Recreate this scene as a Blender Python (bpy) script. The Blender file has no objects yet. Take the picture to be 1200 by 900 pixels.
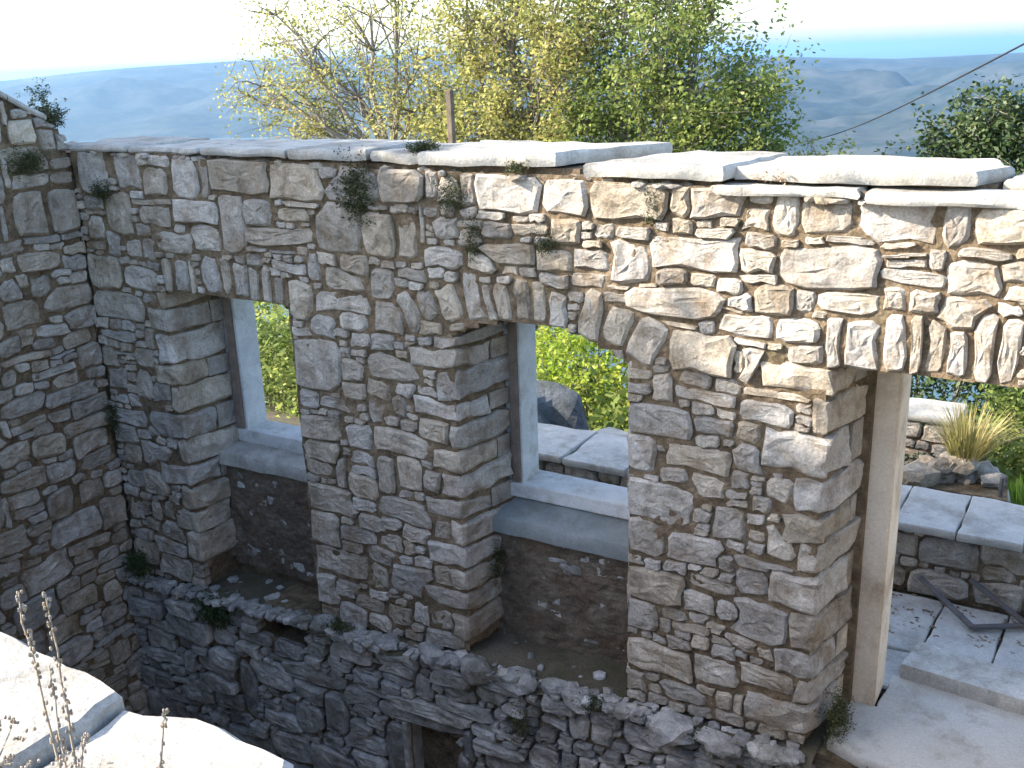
import bpy, bmesh, math, random
import numpy as np
from mathutils import Vector, Matrix, noise as mnoise

random.seed(7); rng = np.random.default_rng(11)
S = bpy.context.scene
COL = S.collection

# ------------------------------------------------------------------ camera
cam_d = bpy.data.cameras.new("camera"); cam = bpy.data.objects.new("camera", cam_d); COL.objects.link(cam)
S.camera = cam
PITCH, ROLL, YAW = math.radians(17.8), math.radians(2.0), math.radians(31.5)
fwd = Vector((-math.sin(YAW)*math.cos(PITCH), math.cos(YAW)*math.cos(PITCH), -math.sin(PITCH)))
r0 = Vector((math.cos(YAW), math.sin(YAW), 0)); u0 = r0.cross(fwd)
right = math.cos(ROLL)*r0 - math.sin(ROLL)*u0
up = math.cos(ROLL)*u0 + math.sin(ROLL)*r0
CAM = Vector((6.42, -4.65, 3.51))
cam.matrix_world = Matrix(((right.x, up.x, -fwd.x, CAM.x), (right.y, up.y, -fwd.y, CAM.y), (right.z, up.z, -fwd.z, CAM.z), (0, 0, 0, 1)))
cam_d.sensor_width = 36; cam_d.lens = 36*1190/1200
cam_d.clip_start = .05; cam_d.clip_end = 120000

# ------------------------------------------------------------------ light
SUN_EL, SUN_A = math.radians(30), math.radians(30)       # sun stands to the left (-x), a little on the room side (-y)
sdir = Vector((-math.cos(SUN_A)*math.cos(SUN_EL), -math.sin(SUN_A)*math.cos(SUN_EL), math.sin(SUN_EL)))
world = bpy.data.worlds.new("World"); S.world = world; world.use_nodes = True
nt = world.node_tree
sky = nt.nodes.new('ShaderNodeTexSky'); sky.sky_type = 'NISHITA'; sky.sun_disc = False
sky.sun_elevation = SUN_EL; sky.sun_rotation = math.atan2(sdir.x, sdir.y)
sky.altitude = 200; sky.air_density = 1.0; sky.dust_density = 2.0; sky.ozone_density = 1.0
bg = nt.nodes['Background']; bg.inputs['Strength'].default_value = 0.15
nt.links.new(sky.outputs[0], bg.inputs['Color'])
sl = bpy.data.lights.new("sun", 'SUN'); sl.energy = 4.0; sl.angle = math.radians(.5); sl.color = (1, .90, .76)
so = bpy.data.objects.new("sun", sl); COL.objects.link(so)
so.rotation_euler = sdir.to_track_quat('Z', 'Y').to_euler(); so.location = (0, 0, 30)
S.view_settings.view_transform = 'Standard'; S.view_settings.look = 'None'
S.view_settings.exposure = 1.95; S.view_settings.gamma = 1
S.cycles.max_bounces = 8; S.cycles.volume_bounces = 0
HAZE = 0.9e-4
# ------------------------------------------------------------------ materials
def mat(name, ramp, scale=6, rough=.9, bump=.5, bscale=30, obj_var=.25, stain=None, stain_amt=.45, stain_scale=3, fine=.25, detail=8, bdist=.02, pits=0.0, runs=None, runs_amt=.5):
    m = bpy.data.materials.new(name); m.use_nodes = True
    n = m.node_tree.nodes; l = m.node_tree.links; b = n['Principled BSDF']
    b.inputs['Roughness'].default_value = rough; b.inputs['Specular IOR Level'].default_value = .2
    geo = n.new('ShaderNodeNewGeometry'); oi = n.new('ShaderNodeObjectInfo')
    vm = n.new('ShaderNodeVectorMath'); vm.operation = 'ADD'
    l.new(geo.outputs['Position'], vm.inputs[0])
    sc = n.new('ShaderNodeMath'); sc.operation = 'MULTIPLY'; sc.inputs[1].default_value = 9.0
    l.new(oi.outputs['Random'], sc.inputs[0]); l.new(sc.outputs[0], vm.inputs[1])
    P = vm.outputs[0]
    no = n.new('ShaderNodeTexNoise'); no.inputs['Scale'].default_value = scale; no.inputs['Detail'].default_value = detail; no.inputs['Roughness'].default_value = .65
    l.new(P, no.inputs['Vector'])
    cr = n.new('ShaderNodeValToRGB'); e = cr.color_ramp.elements
    e[0].position = .28; e[0].color = (*ramp[0], 1); e[1].position = .72; e[1].color = (*ramp[-1], 1)
    for i, c in enumerate(ramp[1:-1]):
        x = e.new(.28+.44*(i+1)/(len(ramp)-1)); x.color = (*c, 1)
    l.new(no.outputs['Fac'], cr.inputs[0]); colr = cr.outputs[0]
    # per piece brightness and warmth
    hs = n.new('ShaderNodeHueSaturation'); l.new(colr, hs.inputs['Color'])
    mr = n.new('ShaderNodeMapRange'); mr.inputs['To Min'].default_value = 1-obj_var; mr.inputs['To Max'].default_value = 1+obj_var
    isl = geo.outputs['Random Per Island']
    add = n.new('ShaderNodeMath'); add.operation = 'ADD'; l.new(oi.outputs['Random'], add.inputs[0]); l.new(isl, add.inputs[1])
    fr = n.new('ShaderNodeMath'); fr.operation = 'FRACT'; l.new(add.outputs[0], fr.inputs[0])
    l.new(fr.outputs[0], mr.inputs['Value']); l.new(mr.outputs[0], hs.inputs['Value'])
    m2 = n.new('ShaderNodeMath'); m2.operation = 'MULTIPLY'; m2.inputs[1].default_value = 7.31; l.new(fr.outputs[0], m2.inputs[0])
    f2 = n.new('ShaderNodeMath'); f2.operation = 'FRACT'; l.new(m2.outputs[0], f2.inputs[0])
    mr2 = n.new('ShaderNodeMapRange'); mr2.inputs['To Min'].default_value = .55 if obj_var > .12 else .95; mr2.inputs['To Max'].default_value = 1.45 if obj_var > .12 else 1.05
    l.new(f2.outputs[0], mr2.inputs['Value']); l.new(mr2.outputs[0], hs.inputs['Saturation'])
    colr = hs.outputs[0]
    if stain:
        n2 = n.new('ShaderNodeTexNoise'); n2.inputs['Scale'].default_value = stain_scale; n2.inputs['Detail'].default_value = 10; n2.inputs['Roughness'].default_value = .7
        l.new(geo.outputs['Position'], n2.inputs['Vector'])
        r2 = n.new('ShaderNodeValToRGB'); r2.color_ramp.elements[0].position = .5; r2.color_ramp.elements[1].position = .68
        r2.color_ramp.elements[0].color = (0, 0, 0, 1); r2.color_ramp.elements[1].color = (stain_amt,)*3+(1,)
        l.new(n2.outputs['Fac'], r2.inputs[0])
        mx = n.new('ShaderNodeMixRGB'); l.new(r2.outputs[0], mx.inputs[0]); l.new(colr, mx.inputs[1]); mx.inputs[2].default_value = (*stain, 1)
        colr = mx.outputs[0]
    if runs:                                 # rain-washed streaks and lichen, running down across stones and joints alike
        mp = n.new('ShaderNodeMapping'); mp.inputs['Scale'].default_value = (4.5, 4.5, .9); l.new(geo.outputs['Position'], mp.inputs['Vector'])
        n4 = n.new('ShaderNodeTexNoise'); n4.inputs['Scale'].default_value = 1.3; n4.inputs['Detail'].default_value = 9; n4.inputs['Roughness'].default_value = .72; n4.inputs['Distortion'].default_value = .6
        l.new(mp.outputs[0], n4.inputs['Vector'])
        r4 = n.new('ShaderNodeValToRGB'); r4.color_ramp.elements[0].position = .52; r4.color_ramp.elements[1].position = .66
        r4.color_ramp.elements[0].color = (0, 0, 0, 1); r4.color_ramp.elements[1].color = (runs_amt,)*3+(1,)
        l.new(n4.outputs['Fac'], r4.inputs[0]); m4 = n.new('ShaderNodeMixRGB'); l.new(r4.outputs[0], m4.inputs[0]); l.new(colr, m4.inputs[1]); m4.inputs[2].default_value = (*runs, 1); colr = m4.outputs[0]
    # fine grain speckle
    n3 = n.new('ShaderNodeTexNoise'); n3.inputs['Scale'].default_value = 85; n3.inputs['Detail'].default_value = 6; n3.inputs['Roughness'].default_value = .75
    l.new(P, n3.inputs['Vector'])
    mr3 = n.new('ShaderNodeMapRange'); mr3.inputs['From Min'].default_value = .3; mr3.inputs['From Max'].default_value = .7
    mr3.inputs['To Min'].default_value = 1-fine; mr3.inputs['To Max'].default_value = 1+fine; l.new(n3.outputs['Fac'], mr3.inputs['Value'])
    mu = n.new('ShaderNodeVectorMath'); mu.operation = 'SCALE'; l.new(colr, mu.inputs[0]); l.new(mr3.outputs[0], mu.inputs['Scale'])
    l.new(mu.outputs[0], b.inputs['Base Color'])
    # relief
    nb = n.new('ShaderNodeTexNoise'); nb.inputs['Scale'].default_value = bscale; nb.inputs['Detail'].default_value = 12; nb.inputs['Roughness'].default_value = .7
    l.new(P, nb.inputs['Vector'])
    bp = n.new('ShaderNodeBump'); bp.inputs['Strength'].default_value = bump; bp.inputs['Distance'].default_value = bdist
    h = nb.outputs['Fac']
    if pits:
        vo = n.new('ShaderNodeTexVoronoi'); vo.inputs['Scale'].default_value = bscale*.85; l.new(P, vo.inputs['Vector'])
        mm = n.new('ShaderNodeMath'); mm.operation = 'MULTIPLY_ADD'; mm.inputs[1].default_value = pits
        l.new(vo.outputs['Distance'], mm.inputs[0]); l.new(h, mm.inputs[2]); h = mm.outputs[0]
    l.new(h, bp.inputs['Height']); l.new(bp.outputs[0], b.inputs['Normal'])
    return m

M_STONE = mat('limestone', [(.18, .155, .125), (.375, .34, .29), (.44, .40, .345), (.60, .555, .495)], scale=6.5, bump=1, bscale=13, bdist=.035, obj_var=.22, stain=(.19, .125, .06), stain_amt=.75, stain_scale=3.6, fine=.32, pits=.55, runs=(.17, .12, .075), runs_amt=.5)
M_LOWSTONE = mat('weathered_limestone', [(.17, .165, .15), (.36, .345, .325), (.60, .58, .55)], scale=6, bump=1, bscale=13, bdist=.035, obj_var=.33, stain=(.10, .10, .05), stain_amt=.55, stain_scale=3, fine=.3, pits=.55)
M_DRESSED = mat('dressed_stone', [(.56, .45, .33), (.72, .61, .47)], scale=3, bump=.5, bscale=30, bdist=.01, obj_var=.06, stain=(.24, .15, .08), stain_amt=.65, stain_scale=3.6, fine=.14)
M_FRAME = mat('whitish_frame_stone', [(.42, .42, .41), (.60, .60, .59)], scale=5, bump=.5, bscale=26, bdist=.01, obj_var=.05, stain=(.25, .21, .16), stain_amt=.6, stain_scale=6, fine=.14)
M_COPING = mat('coping_limestone', [(.27, .26, .235), (.38, .37, .34), (.5, .485, .45)], scale=4, bump=.8, bscale=22, bdist=.015, obj_var=.1, stain=(.2, .17, .12), stain_amt=.6, stain_scale=4, fine=.25, runs=(.16, .15, .12), runs_amt=.5)
M_MORTAR = mat('earth_mortar', [(.09, .062, .038), (.19, .14, .09), (.32, .25, .17)], scale=11, bump=1, bscale=30, bdist=.03, obj_var=.02, stain=(.05, .055, .025), stain_amt=.5, stain_scale=3, fine=.4)
M_PLASTER = mat('earth_render', [(.09, .07, .05), (.15, .12, .09), (.23, .20, .16)], scale=7, bump=1, bscale=18, bdist=.03, obj_var=.02, stain=(.12, .06, .035), stain_amt=.6, stain_scale=3, fine=.35)
M_PAVE = mat('paving_limestone', [(.34, .335, .32), (.52, .51, .48)], scale=4, bump=.5, bscale=18, bdist=.01, obj_var=.1, stain=(.16, .14, .10), stain_amt=.6, stain_scale=3.5, fine=.2, runs=(.2, .19, .16), runs_amt=.4)
M_CONC = mat('smooth_cement', [(.38, .37, .34), (.48, .47, .44)], scale=3, bump=.4, bscale=40, bdist=.006, obj_var=.02, stain=(.2, .165, .11), stain_amt=.65, stain_scale=3.4, fine=.18)
M_SILL = mat('grey_sill_stone', [(.17, .19, .19), (.26, .28, .28)], scale=5, bump=.4, bscale=30, bdist=.01, obj_var=.04, stain=(.12, .10, .07), stain_amt=.5, stain_scale=6, fine=.15)
M_WOOD = mat('weathered_wood', [(.10, .075, .05), (.2, .16, .12)], scale=12, bump=.5, bscale=50, bdist=.005, obj_var=.1, fine=.2)
M_METAL = mat('rusty_painted_steel', [(.07, .07, .075), (.14, .13, .13)], scale=14, rough=.6, bump=.3, bscale=60, bdist=.004, obj_var=.05, stain=(.14, .07, .04), stain_amt=.5, stain_scale=9)
M_DARKROCK = mat('dark_lichened_rock', [(.05, .055, .06), (.10, .11, .12), (.17, .18, .19)], scale=4, bump=.9, bscale=14, bdist=.03, obj_var=.05, stain=(.03, .045, .02), stain_amt=.6)
M_CABLE = mat('black_cable_sheath', [(.015, .015, .017), (.03, .03, .03)], scale=4, bump=.1, obj_var=0, fine=.05)
M_BARK = mat('bark', [(.13, .11, .09), (.28, .25, .21)], scale=9, bump=.8, bscale=25, bdist=.02, obj_var=.1)
M_DIRT = mat('dirt', [(.07, .055, .04), (.12, .10, .07), (.18, .15, .11)], scale=2.5, bump=.9, bscale=9, bdist=.05, obj_var=.02, stain=(.05, .07, .02), stain_amt=.7, stain_scale=1.3, fine=.3)
M_HILL = mat('maquis_hillside', [(.008, .014, .010), (.018, .028, .018), (.045, .055, .038)], scale=.022, bump=0, obj_var=0, fine=0, detail=14, stain=(.15, .14, .12), stain_amt=.4, stain_scale=.0030)
M_DRY = mat('dry_stalk', [(.19, .155, .12), (.34, .295, .24)], scale=20, bump=.1, obj_var=.2)

def leafmat(name, c0, c1, c2, trans=.35):
    m = bpy.data.materials.new(name); m.use_nodes = True
    n = m.node_tree.nodes; l = m.node_tree.links; b = n['Principled BSDF']; out = n['Material Output']
    geo = n.new('ShaderNodeNewGeometry')
    cr = n.new('ShaderNodeValToRGB'); e = cr.color_ramp.elements
    e[0].position = .1; e[0].color = (*c0, 1); e[1].position = .95; e[1].color = (*c2, 1); x = e.new(.5); x.color = (*c1, 1)
    no = n.new('ShaderNodeTexNoise'); no.inputs['Scale'].default_value = 1.6; no.inputs['Detail'].default_value = 3; l.new(geo.outputs['Position'], no.inputs['Vector'])
    mm = n.new('ShaderNodeMath'); mm.operation = 'MULTIPLY_ADD'; mm.inputs[1].default_value = .55
    l.new(geo.outputs['Random Per Island'], mm.inputs[0])
    m3 = n.new('ShaderNodeMapRange'); m3.inputs['From Min'].default_value = .3; m3.inputs['From Max'].default_value = .7; m3.inputs['To Max'].default_value = .45
    l.new(no.outputs['Fac'], m3.inputs['Value']); l.new(m3.outputs[0], mm.inputs[2])
    l.new(mm.outputs[0], cr.inputs[0]); l.new(cr.outputs[0], b.inputs['Base Color'])
    b.inputs['Roughness'].default_value = .55; b.inputs['Specular IOR Level'].default_value = .3
    t = n.new('ShaderNodeBsdfTranslucent'); l.new(cr.outputs[0], t.inputs['Color'])
    ms = n.new('ShaderNodeMixShader'); ms.inputs[0].default_value = trans
    l.new(b.outputs[0], ms.inputs[1]); l.new(t.outputs[0], ms.inputs[2]); l.new(ms.outputs[0], out.inputs['Surface'])
    return m
L_YEL = leafmat('yellowing_leaves', (.17, .19, .06), (.34, .35, .11), (.54, .47, .2), .55)
L_GRN = leafmat('green_leaves', (.045, .085, .02), (.17, .23, .06), (.38, .40, .12), .5)
L_VINE = leafmat('lime_vine_leaves', (.10, .18, .02), (.30, .40, .05), (.52, .50, .09), .5)
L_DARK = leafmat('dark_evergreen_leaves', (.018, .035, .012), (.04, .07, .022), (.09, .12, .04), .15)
L_MOSS = leafmat('moss', (.02, .03, .01), (.05, .06, .02), (.10, .10, .04), .1)
L_STRAW = leafmat('straw_grass', (.16, .17, .04), (.36, .31, .12), (.5, .42, .22), .35)
L_BRN = leafmat('dead_plant', (.12, .08, .05), (.24, .17, .11), (.38, .3, .22), .2)
L_GRASS = leafmat('lawn', (.06, .12, .015), (.14, .24, .03), (.25, .33, .05), .35)

# ------------------------------------------------------------------ object helpers
def tag(o, label=None, cat=None, group=None, kind=None):
    if label: o['label'] = label
    if cat: o['category'] = cat
    if group: o['group'] = group
    if kind: o['kind'] = kind
    return o
def thing(name, label, cat, loc=(0, 0, 0), group=None):
    o = bpy.data.objects.new(name, None); COL.objects.link(o); o.location = loc; o.empty_display_size = .2
    return tag(o, label, cat, group)
def meshobj(name, verts, faces, m, parent=None, smooth=False):
    me = bpy.data.meshes.new(name); me.from_pydata(verts, [], faces); me.update()
    if m: me.materials.append(m)
    if smooth: me.polygons.foreach_set('use_smooth', [True]*len(me.polygons))
    o = bpy.data.objects.new(name, me); COL.objects.link(o)
    if parent:
        o.parent = parent
        if parent.location.length > 0: o.matrix_parent_inverse = Matrix.Translation(-parent.location)
    return o
def bmobj(name, bm, m, parent=None, smooth=False):
    bmesh.ops.recalc_face_normals(bm, faces=bm.faces[:])
    me = bpy.data.meshes.new(name); bm.to_mesh(me); bm.free(); me.materials.append(m)
    if smooth: me.polygons.foreach_set('use_smooth', [True]*len(me.polygons))
    o = bpy.data.objects.new(name, me); COL.objects.link(o)
    if parent:
        o.parent = parent
        if parent.location.length > 0: o.matrix_parent_inverse = Matrix.Translation(-parent.location)
    return o
class Acc:                                  # collects vertices and faces of one mesh
    def __init__(s): s.v = []; s.f = []
    def add(s, v, f):
        k = len(s.v); s.v += [tuple(p) for p in v]; s.f += [tuple(i+k for i in q) for q in f]
    def build(s, name, m, parent=None, smooth=False): return meshobj(name, s.v, s.f, m, parent, smooth)
def nz(p, s=1.0): return mnoise.noise(Vector(p)*s)

def prism(acc, poly, z0, z1):               # plan polygon, anticlockwise
    n = len(poly); v = [(x, y, z0) for x, y in poly]+[(x, y, z1) for x, y in poly]
    f = [tuple(range(n))[::-1], tuple(range(n, 2*n))]+[(i, (i+1) % n, n+(i+1) % n, n+i) for i in range(n)]
    acc.add(v, f)
def rough_slab(poly, z0, z1, m, name, parent, jit=.008, cuts=3, bev=.012, tilt=(0, 0), seed=0, top_noise=.006):
    """A split stone slab: plan polygon with broken edges, rounded arrises and an uneven top."""
    r = random.Random(seed*7+len(poly))
    pts = []
    n = len(poly)
    for i in range(n):
        a = Vector(poly[i]); b = Vector(poly[(i+1) % n])
        L = (b-a).length; k = max(1, int(L/.06)) if cuts else 1
        nrm = Vector((b.y-a.y, a.x-b.x)); nrm.normalize()
        for j in range(k):
            t = j/k; p = a.lerp(b, t); p = p+nrm*(nz((p.x*5, p.y*5, seed+.5))*jit*2.2+r.uniform(-jit, jit)*.25)*(1 if j else .5); pts.append(p)
    c = sum(pts, Vector((0, 0)))/len(pts)
    cz = lambda p: tilt[0]*(p.x-c.x)+tilt[1]*(p.y-c.y)
    acc = Acc(); N = len(pts)
    def ring(sc, z, off=0):
        out = []
        for p in pts:
            d = p-c; L = d.length
            q = c+d*((L-off)/L)*sc
            out.append((q.x, q.y, z+cz(q)+nz((q.x*5, q.y*5, seed), 1)*top_noise))
        return out
    rings = [ring(1, z0, .006), [(x+r.uniform(-.002, .002), y+r.uniform(-.002, .002), z) for x, y, z in ring(1, (z0+z1-bev)/2, -.003)], ring(1, z1-bev), ring(1, z1, bev), ring(.66, z1+.002), ring(.3, z1+.003)]
    V = []; [V.extend(x) for x in rings]; V.append((c.x, c.y, z1+.002))
    F = []
    for k in range(5):
        for i in range(N): F.append((k*N+i, k*N+(i+1) % N, (k+1)*N+(i+1) % N, (k+1)*N+i))
    for i in range(N): F.append((5*N+i, 5*N+(i+1) % N, 6*N))
    F.append(tuple(range(N))[::-1])
    acc.add(V, F); o = acc.build(name, m, parent, smooth=True); o.data.set_sharp_from_angle(angle=math.radians(38)); return o
def box_bm(x0, x1, y0, y1, z0, z1, bev=.01, jit=0, cut=0):
    bm = bmesh.new(); r = bmesh.ops.create_cube(bm, size=1)
    for v in bm.verts: v.co = Vector(((x0+x1)/2+v.co.x*(x1-x0), (y0+y1)/2+v.co.y*(y1-y0), (z0+z1)/2+v.co.z*(z1-z0)))
    if cut: bmesh.ops.subdivide_edges(bm, edges=bm.edges[:], cuts=cut, use_grid_fill=True)
    if bev and not cut: bmesh.ops.bevel(bm, geom=bm.edges[:], offset=bev, segments=2, profile=.6, affect='EDGES')
    if jit:
        for v in bm.verts:
            p = v.co*9; v.co += Vector((nz(p), nz(p+Vector((7, 3, 1))), nz(p+Vector((1, 9, 4)))))*jit
    return bm
def rock(acc, c, sx, sy, sz, seed=0, rot=0, sub=1, rough=.22):
    bm = bmesh.new(); bmesh.ops.create_icosphere(bm, subdivisions=sub, radius=1)
    cr, sr = math.cos(rot), math.sin(rot); r = random.Random(seed)
    off = Vector((r.random()*50, r.random()*50, r.random()*50))
    for v in bm.verts:
        p = v.co.copy(); s = 1+rough*nz(p*1.3+off)*1.6
        p = Vector([math.copysign(abs(t)**.72, t) for t in p])*s
        x, y, z = p.x*sx, p.y*sy, p.z*sz
        v.co = Vector((c[0]+x*cr-y*sr, c[1]+x*sr+y*cr, c[2]+z))
    bm.verts.index_update()
    acc.add([v.co[:] for v in bm.verts], [[v.index for v in f.verts] for f in bm.faces]); bm.free()
def tube(acc, pts, radii, sides=5):
    pts = [Vector(p) for p in pts]; n = len(pts); V = []; F = []
    for i, p in enumerate(pts):
        d = (pts[min(i+1, n-1)]-pts[max(i-1, 0)]); d.normalize()
        a = d.cross(Vector((0, 0, 1)) if abs(d.z) < .9 else Vector((1, 0, 0))); a.normalize(); b = d.cross(a)
        for k in range(sides):
            t = 2*math.pi*k/sides; V.append(p+(a*math.cos(t)+b*math.sin(t))*radii[i])
    for i in range(n-1):
        for k in range(sides):
            F.append((i*sides+k, i*sides+(k+1) % sides, (i+1)*sides+(k+1) % sides, (i+1)*sides+k))
    F.append(tuple(range(sides))); F.append(tuple(range((n-1)*sides, n*sides)))
    acc.add(V, F)

# ------------------------------------------------------------------ rubble masonry
def parse(s): return [tuple(float(t) for t in q.split(',')) for q in s.split()]
class Face:
    """A masonry face in its own (u, v) coordinates, metres. Seeds are (u, v, w, h, angle, kind)."""
    def __init__(s, u0, u1, v0, v1, inside, place, res=.01, seed=1):
        s.u0, s.v0, s.res = u0, v0, res
        s.nu, s.nv = int((u1-u0)/res), int((v1-v0)/res)
        s.U, s.V = np.meshgrid(u0+(np.arange(s.nu)+.5)*res, v0+(np.arange(s.nv)+.5)*res)
        s.inside = inside(s.U, s.V); s.place = place; s.seeds = []
        s.owner = np.full(s.U.shape, -1, int); s.best = np.full(s.U.shape, 9.)
        # gentle warp makes the joints wander
        s.wu = s.U+.007*np.sin(s.V*17+2*np.sin(s.U*9+seed))+.003*np.sin(s.V*61+s.U*13)
        s.wv = s.V+.008*np.sin(s.U*13+2*np.sin(s.V*11+seed*2))+.003*np.sin(s.U*53+s.V*17)
        s.r = random.Random(seed)
    def put(s, u, v, w, h, ang=0, kind='stone', reach=1.12):
        i = len(s.seeds); s.seeds.append((u, v, w, h, ang, kind))
        R = (w+h)*.75+.05
        a0, a1 = max(0, int((u-R-s.u0)/s.res)), min(s.nu, int((u+R-s.u0)/s.res)+1)
        b0, b1 = max(0, int((v-R-s.v0)/s.res)), min(s.nv, int((v+R-s.v0)/s.res)+1)
        if a1 <= a0 or b1 <= b0: return
        W, Q = s.wu[b0:b1, a0:a1]-u, s.wv[b0:b1, a0:a1]-v
        ca, sa = math.cos(ang), math.sin(ang)
        x, y = (W*ca+Q*sa)/(w/2), (-W*sa+Q*ca)/(h/2)
        d = (np.abs(x)**9+np.abs(y)**9)**(1/9)
        m = (d < reach) & (d < s.best[b0:b1, a0:a1]) & s.inside[b0:b1, a0:a1]
        s.best[b0:b1, a0:a1][m] = d[m]; s.owner[b0:b1, a0:a1][m] = i
    def fill(s, sizes, slope=0, avoid=None):
        for (w, h, tries) in sizes:
            free = (s.owner < 0) & s.inside
            if avoid is not None: free &= ~avoid
            for t in range(tries):
                I = np.zeros((s.nv+1, s.nu+1)); I[1:, 1:] = np.cumsum(np.cumsum(free, 0), 1)
                a, b = max(2, int(w*.86/s.res)), max(2, int(h*.86/s.res))
                if a >= s.nu or b >= s.nv: break
                C = I[b:, a:]-I[:-b, a:]-I[b:, :-a]+I[:-b, :-a]
                ok = np.argwhere(C >= a*b*.97)
                if not len(ok): break
                s.r2 = ok[:]
                pick = [ok[s.r.randrange(len(ok))] for _ in range(12 if w > .07 else 40)]
                used = []
                for (j, i) in pick:
                    if any(abs(j-q[0]) < b*1.5 and abs(i-q[1]) < a*1.5 for q in used): continue
                    used.append((j, i))
                    u, v = s.u0+(i+a/2)*s.res, s.v0+(j+b/2)*s.res
                    s.put(u, v, w*s.r.uniform(.9, 1.2), h*s.r.uniform(.9, 1.25), s.r.uniform(-.10, .10), 'fill', 1.32)
                    jj0, jj1, ii0, ii1 = j, j+b, i, i+a; free[jj0:jj1, ii0:ii1] = False
                free &= s.owner < 0
    def outline(s, i, gap):
        u, v, w, h, ang, kind = s.seeds[i]
        ca, sa = math.cos(ang), math.sin(ang); out = []
        own = np.argwhere(s.owner == i)
        if len(own) < 6: return None
        cj, ci = own.mean(0); cu, cv = s.u0+(ci+.5)*s.res, s.v0+(cj+.5)*s.res
        jj, ii = int(cj), int(ci)
        if s.owner[jj, ii] != i: return None
        ext = own.max(0)-own.min(0)+1; ww, hh = ext[1]*s.res, ext[0]*s.res
        if ang: ww, hh = w, h
        dirs = [(1, -.42), (1, .42), (.95, .95), (.42, 1), (-.42, 1), (-.95, .95), (-1, .42), (-1, -.42), (-.95, -.95), (-.42, -1), (.42, -1), (.95, -.95)]
        for (dx, dy) in dirs:
            x, y = dx*ww/2*1.25, dy*hh/2*1.25
            x, y = x*ca-y*sa, x*sa+y*ca; L = math.hypot(x, y); n = max(4, int(L/.004)); last = 0
            for k in range(1, n+1):
                t = k/n; qi, qj = int((cu+x*t-s.u0)/s.res), int((cv+y*t-s.v0)/s.res)
                if 0 <= qi < s.nu and 0 <= qj < s.nv and s.owner[qj, qi] == i: last = t
                else: break
            g = gap*s.r.uniform(.5, 1.6); last = max(last*L-g, .012)/L
            corner = .97 if abs(dx) > .9 and abs(dy) > .9 else 1
            out.append((cu+x*last*corner, cv+y*last*corner))
        return cu, cv, out
    def stone_mesh(s, cu, cv, poly, prot, depth, k):
        w = max(p[0] for p in poly)-min(p[0] for p in poly); h = max(p[1] for p in poly)-min(p[1] for p in poly)
        tu, tv = s.r.uniform(-.07, .07), s.r.uniform(-.08, .05)
        bev = min(.017, .14*min(w, h)); V = []; N = len(poly)
        def P(u, v, d): return s.place(u, v, d)
        for (u, v) in poly: V.append(P(cu+(u-cu)*.94, cv+(v-cv)*.94, -depth))
        for (u, v) in poly:
            V.append(P(u, v, prot-bev*1.1+tu*(u-cu)+tv*(v-cv)+s.r.uniform(-.003, .003)))
        for (u, v) in poly:
            L = math.hypot(u-cu, v-cv)+1e-6; f = max(.5, (L-bev*s.r.uniform(.7, 1.5))/L)
            V.append(P(cu+(u-cu)*f, cv+(v-cv)*f, prot+tu*(u-cu)+tv*(v-cv)+s.r.uniform(-.004, .004)))
        am = min(.0065, .05*min(w, h)); fx = s.r.uniform(-.5, .5)
        for (u, v) in poly:
            V.append(P(cu+(u-cu)*.66, cv+(v-cv)*.66, prot+tu*(u-cu)*.8+tv*(v-cv)*.8+s.r.uniform(-am, am*.8)))
        for (u, v) in poly:
            V.append(P(cu+(u-cu)*.32+fx*.1*w, cv+(v-cv)*.32, prot+tu*(u-cu)*.4+tv*(v-cv)*.4+s.r.uniform(-am, am)))
        V.append(P(cu+fx*.1*w, cv, prot+s.r.uniform(-am, am)))
        F = []
        for q in range(4):
            for i in range(N): F.append((q*N+i, q*N+(i+1) % N, (q+1)*N+(i+1) % N, (q+1)*N+i))
        for i in range(N): F.append((4*N+i, 4*N+(i+1) % N, 5*N))
        return V, F
    def build(s, parent, m, prot=(.005, .03), depth=.06, gap=.004, big=.08, limit=290, stuff_name='rubble_chips', extra=None):
        items = []
        for i, sd in enumerate(s.seeds):
            if sd[5] == 'quoin': continue
            o = s.outline(i, gap if sd[2] > .08 else gap*.6)
            if o: items.append((o, sd))
        items.sort(key=lambda t: -(t[1][2]*t[1][3])); cnt = 0; acc = Acc()
        for (o, sd) in items:
            cu, cv, poly = o
            pr = s.r.uniform(*prot)
            if extra: pr += extra(cu, cv)
            V, F = s.stone_mesh(cu, cv, poly, pr, depth, cnt)
            if sd[5] == 'voussoir': meshobj('voussoir', V, F, m, parent)
            elif min(sd[2]*1.6, sd[3]*2.4) > big and cnt < limit:
                cnt += 1; meshobj('stone', V, F, m, parent)
            else: acc.add(V, F)
        if acc.v: tag(acc.build(stuff_name, m, parent), kind='stuff')
        return cnt
    def mortar(s, acc, back, step=3):            # uneven bedding behind the stones
        a = np.arange(0, s.nu, step); b = np.arange(0, s.nv, step); idx = {}
        for jb in b[:-1]:
            for ia in a[:-1]:
                if not s.inside[jb+step//2, ia+step//2]: continue
                q = []
                for (j, i) in ((jb, ia), (jb, ia+step), (jb+step, ia+step), (jb+step, ia)):
                    if (j, i) not in idx:
                        u, v = s.u0+i*s.res, s.v0+j*s.res
                        d = -back+.014*nz((u*7, v*7, 3))+.012*nz((u*23, v*23, 5))
                        idx[(j, i)] = len(acc.v); acc.v.append(tuple(s.place(u, v, d)))
                    q.append(idx[(j, i)])
                acc.f.append(tuple(q))
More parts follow.
